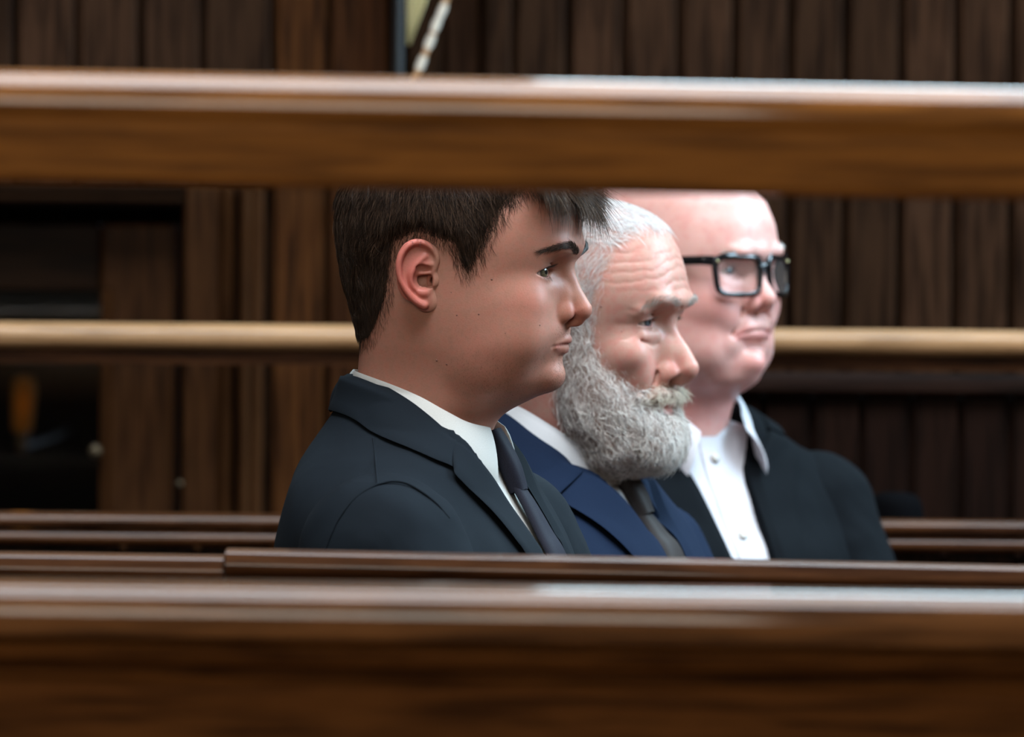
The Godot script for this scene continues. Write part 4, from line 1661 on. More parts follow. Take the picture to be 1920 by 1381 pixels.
	hair_part("beard_strand", root, grow(g, edens, rng), bcomb, [strand(8, 0.15, 0.5, 0.45, 0.1, 4), strand(9, 0.14, 0.4, 0.3, -0.1, 4)], bcol, hair_mat, mm, rng, 0.3, 0.6, 7.0)
	# hair of the head
	var hl := Map2.new(PackedVector2Array([Vector2(104, 100), Vector2(80, 100), Vector2(64, 92), Vector2(58, 78), Vector2(56, 58), Vector2(50, 38), Vector2(46, 8), Vector2(14, 8), Vector2(8, 34), Vector2(-30, 34), Vector2(-44, -10), Vector2(-60, -60), Vector2(-138, -60), Vector2(-138, 140), Vector2(120, 140)]))
	var hcol := func(p: Vector3, r: RandomNumberGenerator) -> Color:
		return Color(0.42, 0.38, 0.36).lerp(Color(0.86, 0.86, 0.85), pow(r.randf(), 0.6) * (1.0 if p.y > 70.0 else 0.8))
	var hdens := func(p: Vector3, _n: Vector3) -> float:
		var d := hl.at(p.x, p.y)
		if d < -4.0: return 0.0
		return 0.34 * clampf((d + 4.0) / 12.0, 0.05, 1.0)
	var hcomb := func(p: Vector3, _n: Vector3) -> Array:
		if p.y > 85.0: return [V(0.9, 0.1, 0.3), 1.0]
		if p.x > 30.0: return [V(-0.55, -0.8, 0), 0.75]
		return [V(-0.5, -0.9, 0), 0.9]
	hair_part("hair_strand", root, grow(g, hdens, rng), hcomb, [strand(14, 0.17, 0.5, 0.45, 0.06), strand(16, 0.16, 0.42, 0.36, -0.08), strand(12, 0.17, 0.6, 0.5, 0.1)], hcol, hair_mat, mm, rng, 0.3, 0.6, 9.0)
	# bushy brows
	brows(root, g, mm, [Vector2(30, 50), Vector2(36, 42), Vector2(37.5, 30), Vector2(34, 19), Vector2(31, 11)], [1.8, 2.6, 3.0, 3.0, 2.6], 0.65, [strand(8, 0.15, 0.5, 0.4, 0.1, 4), strand(7, 0.15, 0.6, 0.45, -0.1, 4), strand(9, 0.14, 0.55, 0.35, 0.1, 4)], func(_p: Vector3, r: RandomNumberGenerator) -> Color:
		return Color(0.12, 0.085, 0.06).lerp(Color(0.55, 0.50, 0.45), pow(r.randf(), 1.3)), hair_mat, rng, 56.0, -0.35)
	lashes(root, m, mm, hair_mat, func(_p: Vector3, _r: RandomNumberGenerator) -> Color: return Color(0.3, 0.24, 0.2), rng, 5.0)
	# clothes
	var w := Wear.new()
	w.rows = [[-60, 34, -94, -30, 60, 2.1, 2.1], [-85, 38, -98, -28, 62, 2.1, 2.1], [-105, 42, -104, -28, 67, 2.1, 2.1], [-120, 46, -112, -28, 80, 2.1, 2.1], [-135, 50, -120, -28, 105, 2.1, 2.1], [-150, 55, -127, -28, 138, 2.1, 2.1], [-165, 63, -132, -28, 168, 2.15, 2.15], [-180, 74, -136, -26, 188, 2.2, 2.2], [-200, 90, -140, -24, 198, 2.3, 2.3],
		[-225, 103, -145, -20, 203, 2.3, 2.3], [-300, 125, -150, -12, 203, 2.3, 2.3], [-400, 140, -148, 0, 205, 2.3, 2.3], [-520, 150, -140, 8, 200, 2.3, 2.3], [-700, 150, -140, 8, 200, 2.3, 2.3]]
	w.arm = [V(-5, -232, 188), V(120, -450, 212), V(310, -600, 140), 70.0, 58.0, 44.0]
	w.v_open = [[-100, 60], [-130, 52], [-152, 34], [-200, 26], [-300, 16], [-430, -4]]
	w.cut = [-112.0, -0.35]
	w.cloth = cloth_mat(Color(0.0100, 0.0190, 0.0430), 700.0, 0.35)
	w.shirt = cloth_mat(Color(0.74, 0.74, 0.74), 1600.0, 0.1)
	w.trousers = w.cloth
	w.seed = 9
	w.folds = 2.4
	wear(root, bm, w, lm)
	var at := func(px: float, py: float, r: float) -> Vector3:
		return V(((px - 1080.0) / 2.0 + r * 0.3746) / 0.9272, (625.0 - py) / 2.0, r)
	var top := [V(-98, -58, 0), V(-72, -60, 42), at.call(974, 760, 60), at.call(1037, 795, 62), at.call(1092, 833, 53), at.call(1140, 888, 30), at.call(1149, 902, 12)]
	var low := [V(-106, -92, 0), V(-80, -96, 46), V(-42, -104, 74), V(-8, -118, 78), V(22, -136, 66), V(38, -152, 46), at.call(1145, 930, 30)]
	collar(root, bm, "shirt_collar", top, low, 3.0, 2.2, w.shirt, off_neck(f, mm, bm, 3.5), 1.0)
	var roll := [V(-104, -64, 0), V(-82, -66, 44), at.call(948, 772, 70), at.call(1003, 812, 74), at.call(1055, 847, 70), at.call(1092, 884, 58)]
	var edge := [V(-120, -100, 0), V(-98, -106, 56), V(-60, -118, 92), V(-24, -134, 116), V(6, -150, 120), V(22, -160, 112)]
	collar(root, bm, "jacket_collar", roll, edge, 5.0, 3.4, w.cloth, w.keep_out(3.5), 1.0)
	collar(root, bm, "lapel", [at.call(1092, 886, 60), at.call(1140, 931, 36), at.call(1189, 966, 26), V(102, -205, 24), V(126, -300, 12), V(146, -430, 0)], [V(24, -162, 112), V(30, -178, 116), V(58, -196, 100), V(84, -225, 80), V(118, -300, 50), V(146, -430, 8)], 4.0, 3.2, w.cloth, w.keep_out(4.5), 1.0, true)
	necktie(root, bm, [[V(44, -118, 0), 13.0, 5.0], [V(52, -130, 0), 17.0, 7.0], [V(64, -150, 0), 16.0, 8.0], [V(73, -168, 0), 12.0, 7.0]],
		[[V(70, -165, 0), 12.0], [V(88, -185, 0), 18.0], [V(106, -210, 0), 24.0], [V(128, -300, 0), 34.0], [V(146, -400, 0), 40.0]], cloth_mat(Color(0.045, 0.038, 0.036), 700.0, 0.4, 0.5))
	return root

# ------------------------------------------------------------------ the bald man with glasses
func bald_measures() -> Dictionary:
	var m := {}
	m.cell = 1.6
	m.rows = [
		[126, 14, -10, 2, 8, 2.0, 2.0], [120, 46, -40, 2, 34, 2.0, 2.0], [110, 70, -64, 2, 53, 2.0, 2.0], [95, 89, -82, 2, 66, 2.1, 2.1], [75, 101, -94, 2, 74, 2.2, 2.1], [55, 107, -99, 3, 78, 2.3, 2.1],
		[40, 108, -100, 4, 79, 2.35, 2.1], [28, 107, -100, 6, 79, 2.35, 2.1], [15, 102, -99, 10, 78, 2.3, 2.1], [5, 98, -97, 12, 78, 2.3, 2.1], [-10, 96, -94, 14, 78, 2.25, 2.1], [-25, 96, -90, 16, 77, 2.2, 2.1],
		[-40, 96, -88, 16, 76, 2.2, 2.1], [-50, 95, -88, 14, 75, 2.2, 2.1], [-60, 92, -88, 12, 73, 2.2, 2.1], [-70, 90, -89, 8, 71, 2.15, 2.1], [-80, 91, -90, 2, 69, 2.1, 2.1], [-88, 88, -91, -4, 67, 2.1, 2.1],
		[-96, 79, -92, -10, 66, 2.1, 2.1], [-104, 66, -92, -14, 65, 2.1, 2.1], [-112, 56, -93, -18, 65, 2.1, 2.1], [-122, 48, -94, -22, 65, 2.1, 2.1], [-140, 42, -98, -26, 66, 2.1, 2.1], [-170, 38, -104, -30, 70, 2.1, 2.1]]
	m.masses = [
		[V(64, -22, 46), V(26, 24, 20), 16.0], [V(44, -66, 44), V(36, 28, 24), 16.0], [V(94, 28, 24), V(13, 8, 20), 9.0, V(0, 0.35, 0)], [V(99, 28, 0), V(10, 9, 15), 8.0],
		[V(84, -82, 0), V(15, 12.5, 17), 9.0], [V(85, -46, 8), V(12, 11, 15), 8.0], [V(78, -34, 34), V(14, 16, 14), 8.0], [V(74, -62, 30), V(14, 12, 12), 8.0], [V(50, -94, 0), V(34, 16, 40), 14.0]]
	m.eye = V(76, 10, 32)
	m.socket = [V(102, 9, 30), V(17, 11, 18), 8.0, V(0, 0.25, 0)]
	m.bags = [[V(87, -2.0, 22), V(83, -2.5, 42), 4.0, 3.6, 5.0, 1]]
	m.lid_r = 14.0
	m.lids = lids(3.6, 4.2, -0.06, -0.5, 14.5)
	m.bridge = [[V(90, 18, 0), V(94.5, 8, 0), V(101, -6, 0), V(107.5, -19, 0)], [8.5, 7.8, 8.0, 10.0]]
	m.nose = [[V(98, -24.0, 13.5), V(10.0, 8.6, 6.6), 4.0, V(0, 0.3, 0.2)], [V(101, -29, 0), V(9, 5, 5), 4.0], [V(93, -12, 9), V(10, 13, 9), 8.0]]
	m.nostril = [[V(104, -30.0, 8.0), V(6.0, 4.0, 3.2), 1.8, V(0, 0.35, 0.5)]]
	m.creases = [[V(91, -20, 20.5), V(89, -30, 20.5), 0.8, 1.0, 4.0], [V(92, -30, 22), V(84, -55, 34), 1.2, 1.4, 5.0], [V(90, -66, 10), V(90, -66, 0), 2.5, 3.0, 8.0]]
	m.upper_lip = [[V(95.5, -46.6, 0), V(95.0, -46.4, 6), V(92.5, -48.4, 16), V(86.0, -53.0, 28)], [3.2, 3.2, 2.4, 1.2]]
	m.lower_lip = [[V(94.0, -54.6, 0), V(93.4, -54.8, 7), V(90.8, -55.2, 17), V(85.5, -55.6, 27)], [4.0, 3.8, 2.8, 1.2]]
	m.slit = [[V(100.5, -50.6, 0), V(99.5, -50.6, 8), V(96.0, -52.0, 18), V(92.0, -54.2, 26), V(88.0, -57.5, 34)], [1.0, 1.0, 1.1, 1.1, 0.7]]
	m.ear_at = V(-4, 0, 74.0)
	m.ear_turn = V(0.05, 0.30, -0.02)
	m.ear_tone = func(p: Vector3) -> Color: return Color(0.68, 0.30, 0.26)
	m.lid_tone = [Color(0.46, 0.22, 0.19), Color(0.62, 0.30, 0.26)]
	var nz := FastNoiseLite.new()
	nz.seed = 25
	nz.frequency = 0.06
	nz.fractal_octaves = 4
	m.tone = func(p: Vector3) -> Color:
		var q := V(p.x, p.y, absf(p.z))
		var c := Color(0.66, 0.375, 0.33)
		var red := 0.8 * blob(q, V(70, -24, 48), V(28, 28, 24)) + 0.85 * blob(q, V(103, -20, 8), V(14, 12, 14)) + 0.6 * blob(q, V(94, -82, 4), V(18, 10, 18)) + 0.75 * blob(q, V(20, -115, 40), V(60, 36, 60))  # last patch reddens the neck and paints in the shade below the chin
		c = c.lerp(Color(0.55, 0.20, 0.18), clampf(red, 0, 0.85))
		var mottle := nz.get_noise_3d(p.x, p.y, p.z)
		c = c.lerp(Color(0.60, 0.25, 0.22), clampf(mottle * 1.3, 0.0, 0.4))
		var lip := minf(chain_dist(q, m.upper_lip[0]) - 3.6, chain_dist(q, m.lower_lip[0]) - 4.4)
		c = c.lerp(Color(0.52, 0.17, 0.16), clampf(0.6 - lip * 0.8, 0, 1) * 0.6)
		return c
	return m

func bald_man(where: Transform3D) -> Node3D:
	var rng := RandomNumberGenerator.new()
	rng.seed = 37
	var m := bald_measures()
	var f := head_field(m)
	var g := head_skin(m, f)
	var root := thing("person", "bald person in an open white shirt and black jacket with thick black glasses", "person", V(where.origin.x, 0, where.origin.z))
	var mm := Transform3D(where.basis.scaled(Vector3.ONE * 0.001016), V(0, where.origin.y, 0))
	var bm := Transform3D(Basis(Vector3.UP, deg_to_rad(-48.0)).scaled(Vector3.ONE * 0.001016), V(0, where.origin.y, 0))
	var lm := Transform3D(Basis(Vector3.UP, deg_to_rad(-4.0)).scaled(Vector3.ONE * 0.001), V(0, where.origin.y, 0))
	var skin := Geo.new()
	skin.add(g, mm)
	var sk := skin_mat(0.38)
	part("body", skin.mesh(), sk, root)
	add_hands(root, sk, lm, Color(0.66, 0.38, 0.32))
	eyes(root, m, mm, Color(0.10, 0.15, 0.19), Color(0.13, 0.17, 0.2), Vector3(0, 0.05, 0.0))
	var hair_mat := StandardMaterial3D.new()
	hair_mat.albedo_color = Color.WHITE
	hair_mat.vertex_color_use_as_albedo = true
	hair_mat.roughness = 0.5
	var pale := func(_p: Vector3, r: RandomNumberGenerator) -> Color: return Color(0.5, 0.45, 0.40).lerp(Color(0.8, 0.78, 0.74), r.randf())
	var hl := Map2.new(PackedVector2Array([Vector2(20, 6), Vector2(26, 44), Vector2(0, 66), Vector2(-60, 70), Vector2(-138, 60), Vector2(-138, -60), Vector2(-60, -60), Vector2(-40, -10), Vector2(-30, 34), Vector2(6, 34), Vector2(14, 6)]))
	var dens := func(p: Vector3, _n: Vector3) -> float: return 0.14 if hl.at(p.x, p.y) > 0.0 else 0.0
	hair_part("hair_strand", root, grow(g, dens, rng), func(_p: Vector3, _n: Vector3) -> Array: return [V(-0.4, -1, 0), 1.0], [strand(6, 0.16, 0.4, 0.3, 0.05, 3)], pale, hair_mat, mm, rng, 0.25)
	brows(root, g, mm, [Vector2(27, 50), Vector2(32, 42), Vector2(33, 30), Vector2(30, 19), Vector2(27, 10)], [1.6, 2.2, 2.6, 2.6, 2.2], 0.22, [strand(8, 0.15, 0.6, 0.4, 0.1, 4), strand(7, 0.15, 0.7, 0.5, -0.1, 4)], pale, hair_mat, rng, 56.0)
	# clothes
	var w := Wear.new()
	w.rows = [[-75, 44, -95, -30, 68, 2.1, 2.1], [-100, 44, -100, -30, 70, 2.1, 2.1], [-115, 44, -106, -28, 77, 2.1, 2.1], [-128, 45, -114, -28, 96, 2.1, 2.1], [-142, 47, -122, -28, 128, 2.1, 2.1], [-156, 50, -128, -28, 158, 2.15, 2.15], [-170, 54, -132, -26, 182, 2.2, 2.2], [-190, 62, -137, -24, 196, 2.3, 2.3],
		[-220, 80, -142, -22, 203, 2.3, 2.3], [-275, 112, -146, -15, 206, 2.3, 2.3], [-330, 130, -148, -10, 206, 2.3, 2.3], [-400, 140, -148, 0, 205, 2.3, 2.3], [-520, 150, -140, 8, 200, 2.3, 2.3], [-700, 150, -140, 8, 200, 2.3, 2.3]]
	w.arm = [V(-5, -236, 190), V(110, -455, 212), V(300, -560, 140), 70.0, 58.0, 44.0]
	w.v_open = [[-110, 66], [-150, 58], [-170, 46], [-185, 36], [-275, 26], [-340, 18], [-430, -4]]
	w.cut = [-118.0, -0.2]
	w.cloth = cloth_mat(Color(0.0052, 0.0068, 0.0088), 700.0, 0.25)
	w.shirt = cloth_mat(Color(0.80, 0.78, 0.82), 1600.0, 0.1)
	w.trousers = w.cloth
	w.seed = 14
	w.folds = 2.2
	wear(root, bm, w, lm)
	# button band of the shirt
	var sf := Field.new()
	sf.loft(w.rows, 2.0)
	var band := Geo.new()
	var nb := 40
	for face in 2:
		for a in nb + 1:
			var y := lerpf(-150.0, -425.0, float(a) / nb)
			for b in 7:
				var zz: float = [-15.0, -14.6, -13.2, 0.0, 13.2, 14.6, 15.0][b]
				var x := 20.0
				while sf.loft_at(V(x, y, zz)) < 1.0: x += 0.5
				band.v.append(bm * V(x + ([0.0, 1.2, 1.9, 2.0, 1.9, 1.2, 0.0][b] if face == 0 else -1.0), y, zz))
	var off := (nb + 1) * 7
	for a in nb:
		for b in 6:
			var i := a * 7 + b
			band.i.append_array([i, i + 7, i + 1, i + 1, i + 7, i + 8])
			band.i.append_array([off + i, off + i + 1, off + i + 7, off + i + 1, off + i + 8, off + i + 7])
	band.smooth_normals()
	part("button_band", band.mesh(), w.shirt, root)
	for yb: float in [-172.0, -248.0, -324.0]:
		var x := 20.0
		while sf.loft_at(V(x, yb, 0)) < 1.0: x += 0.5
		var bt := tube([V(x + 1.0, yb, 0), V(x + 3.4, yb + 0.8, 0)], [5.4, 5.4], 18)
		var bgeo := Geo.new()
		bgeo.add(bt, bm)
		part("button", bgeo.mesh(), plain(Color(0.62, 0.58, 0.52), 0.35), root)
	# open collar: a standing leaf on each side
	var top := [V(-100, -74, 0), V(-78, -78, 50), V(-40, -92, 76), V(-2, -106, 80), V(30, -118, 62), V(54, -130, 42), V(72, -144, 32)]
	var low := [V(-110, -106, 0), V(-88, -110, 54), V(-48, -122, 84), V(-8, -136, 90), V(26, -150, 74), V(52, -166, 60), V(78, -188, 54)]
	collar(root, bm, "shirt_collar", top, low, 6.0, 2.4, w.shirt, off_neck(f, mm, bm, 4.0), 1.0)
	var roll := [V(-108, -80, 0), V(-86, -84, 54), V(-46, -98, 84), V(-8, -114, 92), V(18, -132, 88), V(34, -150, 78)]
	var edge := [V(-122, -112, 0), V(-100, -116, 60), V(-58, -130, 98), V(-20, -146, 120), V(8, -158, 122), V(20, -166, 116)]
	collar(root, bm, "jacket_collar", roll, edge, 5.0, 3.4, w.cloth, w.keep_out(3.5), 1.0)
	collar(root, bm, "lapel", [V(34, -151, 78), V(56, -172, 50), V(70, -192, 38), V(100, -240, 32), V(122, -280, 28), V(136, -330, 20), V(148, -430, 2)], [V(22, -168, 116), V(28, -184, 118), V(46, -200, 102), V(74, -235, 84), V(102, -280, 70), V(122, -330, 52), V(148, -430, 10)], 4.0, 3.2, w.cloth, w.keep_out(4.5), 1.0, true)
	return root

func glasses(where: Transform3D) -> void:
	var t := thing("eyeglasses", "thick black rectangular eyeglasses worn by the bald person", "eyeglasses", where.origin)
	var mm := Transform3D(where.basis.scaled(Vector3.ONE * 0.001016), Vector3.ZERO)
	var black := StandardMaterial3D.new()
	black.albedo_color = Color(0.006, 0.006, 0.007).linear_to_srgb()
	black.roughness = 0.16
	black.metallic_specular = 0.5
	var lens := StandardMaterial3D.new()
	lens.albedo_color = Color(1, 1, 1, 0.03)
	lens.transparency = BaseMaterial3D.TRANSPARENCY_ALPHA
	lens.roughness = 0.02
	var steel := StandardMaterial3D.new()
	steel.albedo_color = Color(0.7, 0.66, 0.5)
	steel.metallic = 1.0
	steel.roughness = 0.3
	var loop := func(z: float, y: float) -> Vector3:   # the front bends back a little towards the temples
		return V(107.0 - 0.0042 * z * z, y, z)
	for s: float in [1.0, -1.0]:
		var rim := []
		var glass := Geo.new()
		var n := 48
		glass.v.append(mm * loop.call(36.0 * s, 4.0)); glass.n.append((mm.basis * V(1, 0, 0)).normalized())
		for j in n:
			var a := TAU * j / n
			var cx := signf(cos(a)) * pow(absf(cos(a)), 0.42)
			var cy := signf(sin(a)) * pow(absf(sin(a)), 0.46)
			var hw := 27.5 - 2.5 * (0.5 - 0.5 * cy) 
			var p: Vector3 = loop.call(s * (36.0 + cx * hw), 4.0 + cy * 18.0)
			rim.append(p)
			glass.v.append(mm * (p + V(-0.5, 0, 0))); glass.n.append((mm.basis * V(1, 0, 0.1 * s)).normalized())
		for j in n:
			var q := (j + 1) % n
			if s > 0: glass.i.append_array([0, 1 + j, 1 + q])
			else: glass.i.append_array([0, 1 + q, 1 + j])
		var g := Geo.new()
		var up := []
		# a rim of upright oblong section, heavier above
		for j in n:
			var c: Vector3 = rim[j]
			var out: Vector3 = (c - loop.call(36.0 * s, 4.0))
			out.x = 0
			out = out.normalized()
			var wd := 4.0 + 2.4 * clampf(out.y + 0.2, 0, 1)
			for q: Vector2 in [Vector2(-2.2, 0), Vector2(-1.8, 1), Vector2(1.8, 1), Vector2(2.2, 0), Vector2(1.8, -0.35), Vector2(-1.8, -0.35)]:
				g.v.append(mm * (c + V(q.x, 0, 0) + out * q.y * wd))
		for j in n:
			for q in 6:
				var a := j * 6 + q
				var b := j * 6 + (q + 1) % 6
				var c := ((j + 1) % n) * 6 + q
				var d := ((j + 1) % n) * 6 + (q + 1) % 6
				if s > 0: g.i.append_array([a, c, b, b, c, d])
				else: g.i.append_array([a, b, c, b, d, c])
		g.smooth_normals()
		part("rim", g.mesh(), black, t)
		part("lens", glass.mesh(), lens, t)
		# temple arm
		var path := [V(91, 19, 65 * s), V(86, 20, 70 * s), V(78, 20.5, 74 * s), V(40, 22, 81 * s), V(2, 23, 84 * s), V(-14, 20, 81 * s), V(-26, 8, 78 * s), V(-32, -6, 75 * s)]
		var tg := Geo.new()
		var st := 30
		for j in st + 1:
			var p: Vector3 = spline(path, float(j) / st)
			var hh := lerpf(5.0, 3.2, float(j) / st)
			for q: Vector2 in [Vector2(-1, -1), Vector2(1, -1), Vector2(1, 1), Vector2(-1, 1)]:
				tg.v.append(mm * (p + V(0, q.y * hh, q.x * 1.7)))
		for j in st:
			for q in 4:
				var a := j * 4 + q
				var b := j * 4 + (q + 1) % 4
				tg.i.append_array([a, a + 4, b, b, a + 4, b + 4])
		tg.smooth_normals()
		part("temple", tg.mesh(), black, t)
		var pin := SphereMesh.new()
		pin.radius = 0.0016
		pin.height = 0.0032
		part("rivet", pin, steel, t, mm * V(93.5, 18.5, 63.5 * s))
	var bridge := tube([V(105.5, 12, 9.5), V(107.5, 13, 5), V(108, 13.5, 0), V(107.5, 13, -5), V(105.5, 12, -9.5)], [3.6, 3.2, 3.0, 3.2, 3.6], 10)
	var bg := Geo.new()
	bg.add(bridge, mm)
	part("bridge", bg.mesh(), black, t)

# ------------------------------------------------------------------ materials of the room
func plain(c: Color, rough: float, metal := 0.0) -> StandardMaterial3D:
	var s := StandardMaterial3D.new()
	s.albedo_color = c.linear_to_srgb()
	s.roughness = rough
	s.metallic = metal
	return s

var grain_tex: NoiseTexture2D
var grain_bump: NoiseTexture2D

# varnished wood, grain along the given axis; dark and light are linear colours
func wood(dark: Color, light: Color, along: String, rough: float, shift := 0.0, coat := 0.0, spec := 0.14) -> StandardMaterial3D:
	var s := StandardMaterial3D.new()
	var n := FastNoiseLite.new()
	n.seed = 40
	n.frequency = 0.018
	n.fractal_octaves = 5
	n.fractal_gain = 0.6
	var ramp := Gradient.new()
	ramp.offsets = PackedFloat32Array([0.15, 0.45, 0.62, 0.85])
	ramp.colors = PackedColorArray([dark.linear_to_srgb(), dark.lerp(light, 0.55).linear_to_srgb(), light.linear_to_srgb(), dark.lerp(light, 0.75).linear_to_srgb()])
	var t := NoiseTexture2D.new()
	t.width = 512
	t.height = 512
	t.seamless = true
	t.noise = n
	t.color_ramp = ramp
	s.albedo_texture = t
	if grain_bump == null:
		var b := FastNoiseLite.new()
		b.frequency = 0.05
		b.fractal_octaves = 3
		grain_bump = NoiseTexture2D.new()
		grain_bump.width = 512
		grain_bump.height = 512
		grain_bump.seamless = true
		grain_bump.noise = b
	if coat == 0.0:
		s.heightmap_enabled = true
		s.heightmap_texture = grain_bump
		s.heightmap_scale = 0.008
	s.uv1_triplanar = true
	s.uv1_world_triplanar = true
	s.uv1_scale = Vector3(0.5, 9.0, 9.0) if along == "x" else (Vector3(9.0, 0.5, 9.0) if along == "y" else Vector3(9.0, 9.0, 0.5))
	s.uv1_offset = Vector3(shift, shift * 1.7, shift * 0.6)
	s.roughness = rough
	s.metallic_specular = spec
	if coat > 0.0:
		s.clearcoat_enabled = true
		s.clearcoat = coat
		s.clearcoat_roughness = 0.06
	return s

# ------------------------------------------------------------------ the shell
func slab(called: String, lo: Vector3, hi: Vector3, mat: Material) -> void:
	var o := part(called, box_mesh(hi - lo, 0.002), mat, self, (lo + hi) * 0.5)
	o.set_meta("kind", "structure")

func room() -> void:
	var plaster := plain(Color(0.07, 0.052, 0.038), 0.9)
	var panel := wood(Color(0.010, 0.0045, 0.0025), Color(0.030, 0.013, 0.007), "y", 0.5)
	var boards := wood(Color(0.02, 0.011, 0.006), Color(0.055, 0.03, 0.016), "x", 0.5)
	slab("floor", Vector3(-4.2, -0.2, -4.6), Vector3(4.6, 0, 8.8), boards)
	slab("wall_right", Vector3(4.4, 0, -4.6), Vector3(4.6, 5.0, 8.8), plaster)
	slab("wall_left", Vector3(-4.2, 0, -4.6), Vector3(-4.0, 5.0, 8.8), plaster)
	slab("wall_front", Vector3(-4.0, 0, 8.6), Vector3(4.4, 5.0, 8.8), plaster)
	slab("ceiling", Vector3(-4.2, 5.0, -4.6), Vector3(4.6, 5.2, 8.8), plaster)

const WALL_Z := -2.5

# a wall board, its face at z, between two photo columns
func plank(parent: Node, x0: float, x1: float, y0: float, y1: float, z: float, mat: Material, called := "plank", depth := 0.022, ch := 0.004) -> void:
	part(called, box_mesh(Vector3(x1 - x0, y1 - y0, depth), ch), mat, parent, Vector3((x0 + x1) * 0.5, (y0 + y1) * 0.5, z - depth * 0.5))

func wx(px: float, z: float) -> float:
	return P(px, 500.0, z).x

func wy(py: float, z: float) -> float:
	return P(960.0, py, z).y

func far_wall() -> void:
	var z := WALL_Z
	var core := wood(Color(0.0085, 0.0039, 0.0020), Color(0.034, 0.0162, 0.0085), "y", 0.6)
	# the solid wall behind the boards, open at the door
	var wall := thing("wall_back", "", "", Vector3.ZERO, "", "structure")
	var dx := wx(338, z)
	var dy := wy(392, z)
	part("masonry", box_mesh(Vector3(4.4 - dx, 5.0, 0.16)), core, wall, Vector3((4.4 + dx) * 0.5, 2.5, z - 0.13))
	part("masonry", box_mesh(Vector3(dx + 4.0 - 0.9, 5.0, 0.16)), core, wall, Vector3((dx - 0.9 - 4.0) * 0.5, 2.5, z - 0.13))
	part("masonry", box_mesh(Vector3(0.9, 5.0 - dy, 0.16)), core, wall, Vector3(dx - 0.45, (5.0 + dy) * 0.5, z - 0.13))
	var mats := []
	for k in 4:
		mats.append(wood(Color(0.0075, 0.0033, 0.0016), Color(0.030 + 0.0045 * k, 0.0140 + 0.002 * k, 0.0070 + 0.0011 * k), "y", 0.5, k * 0.37))
	var warm_lit := []  # lighter copy of the board wood, the warmer light put into its colour
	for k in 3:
		warm_lit.append(wood(Color(0.015, 0.0052, 0.0019), Color(0.052 + 0.006 * k, 0.0190 + 0.002 * k, 0.0065), "y", 0.5, 3.0 + k * 0.37))
	# narrow boards to the side the people face
	var step := wx(1482, z) - wx(1378, z)
	var x := wx(958, z)
	var k := 0
	while x < 2.6:
		plank(wall, x + 0.004, x + step - 0.004, 0.0, 2.98, z, mats[(k * 7 + k / 3) % 4])
		x += step
		k += 1
	# wider boards on the other side, above and beside the door
	var joints := [-90.0, 25.0, 140.0, 258.0, 375.0, 508.0, 612.0, 728.0]
	for j in joints.size() - 1:
		var a := wx(joints[j], z)
		var b := wx(joints[j + 1], z)
		var low := 0.0 if joints[j] > 480.0 else wy(352, z)
		plank(wall, a + 0.003, b - 0.003, low, 2.98, z, warm_lit[j % 3] if joints[j] > 480.0 else mats[(j * 3) % 4])
	for j in 16:   # and on towards the corner
		var b := wx(-90, z) - j * 0.075
		plank(wall, b - 0.072, b - 0.003, 0.0 if j > 10 else wy(352, z), 2.98, z, mats[j % 4])
	# recess between the two stretches of boarding
	plank(wall, wx(762, z), wx(826, z), 0.0, 2.98, z - 0.02, mats[0])
	plank(wall, wx(829, z), wx(893, z), 0.0, 2.98, z - 0.02, mats[2])
	plank(wall, wx(905, z), wx(955, z), 0.0, 2.98, z, mats[1])
	var strip := part("trim_1", box_mesh(Vector3(wx(753, z) - wx(734, z), 2.98, 0.05), 0.006), plain(Color(0.014, 0.014, 0.014), 0.6), self, Vector3(wx(743.5, z), 1.49, z))
	strip.set_meta("kind", "structure")
	# passage behind the glazed door
	slab("wall_passage", Vector3(-4.0, 0, -4.6), Vector3(-0.4, 2.6, -4.45), plain(Color(0.012, 0.011, 0.010), 0.8))

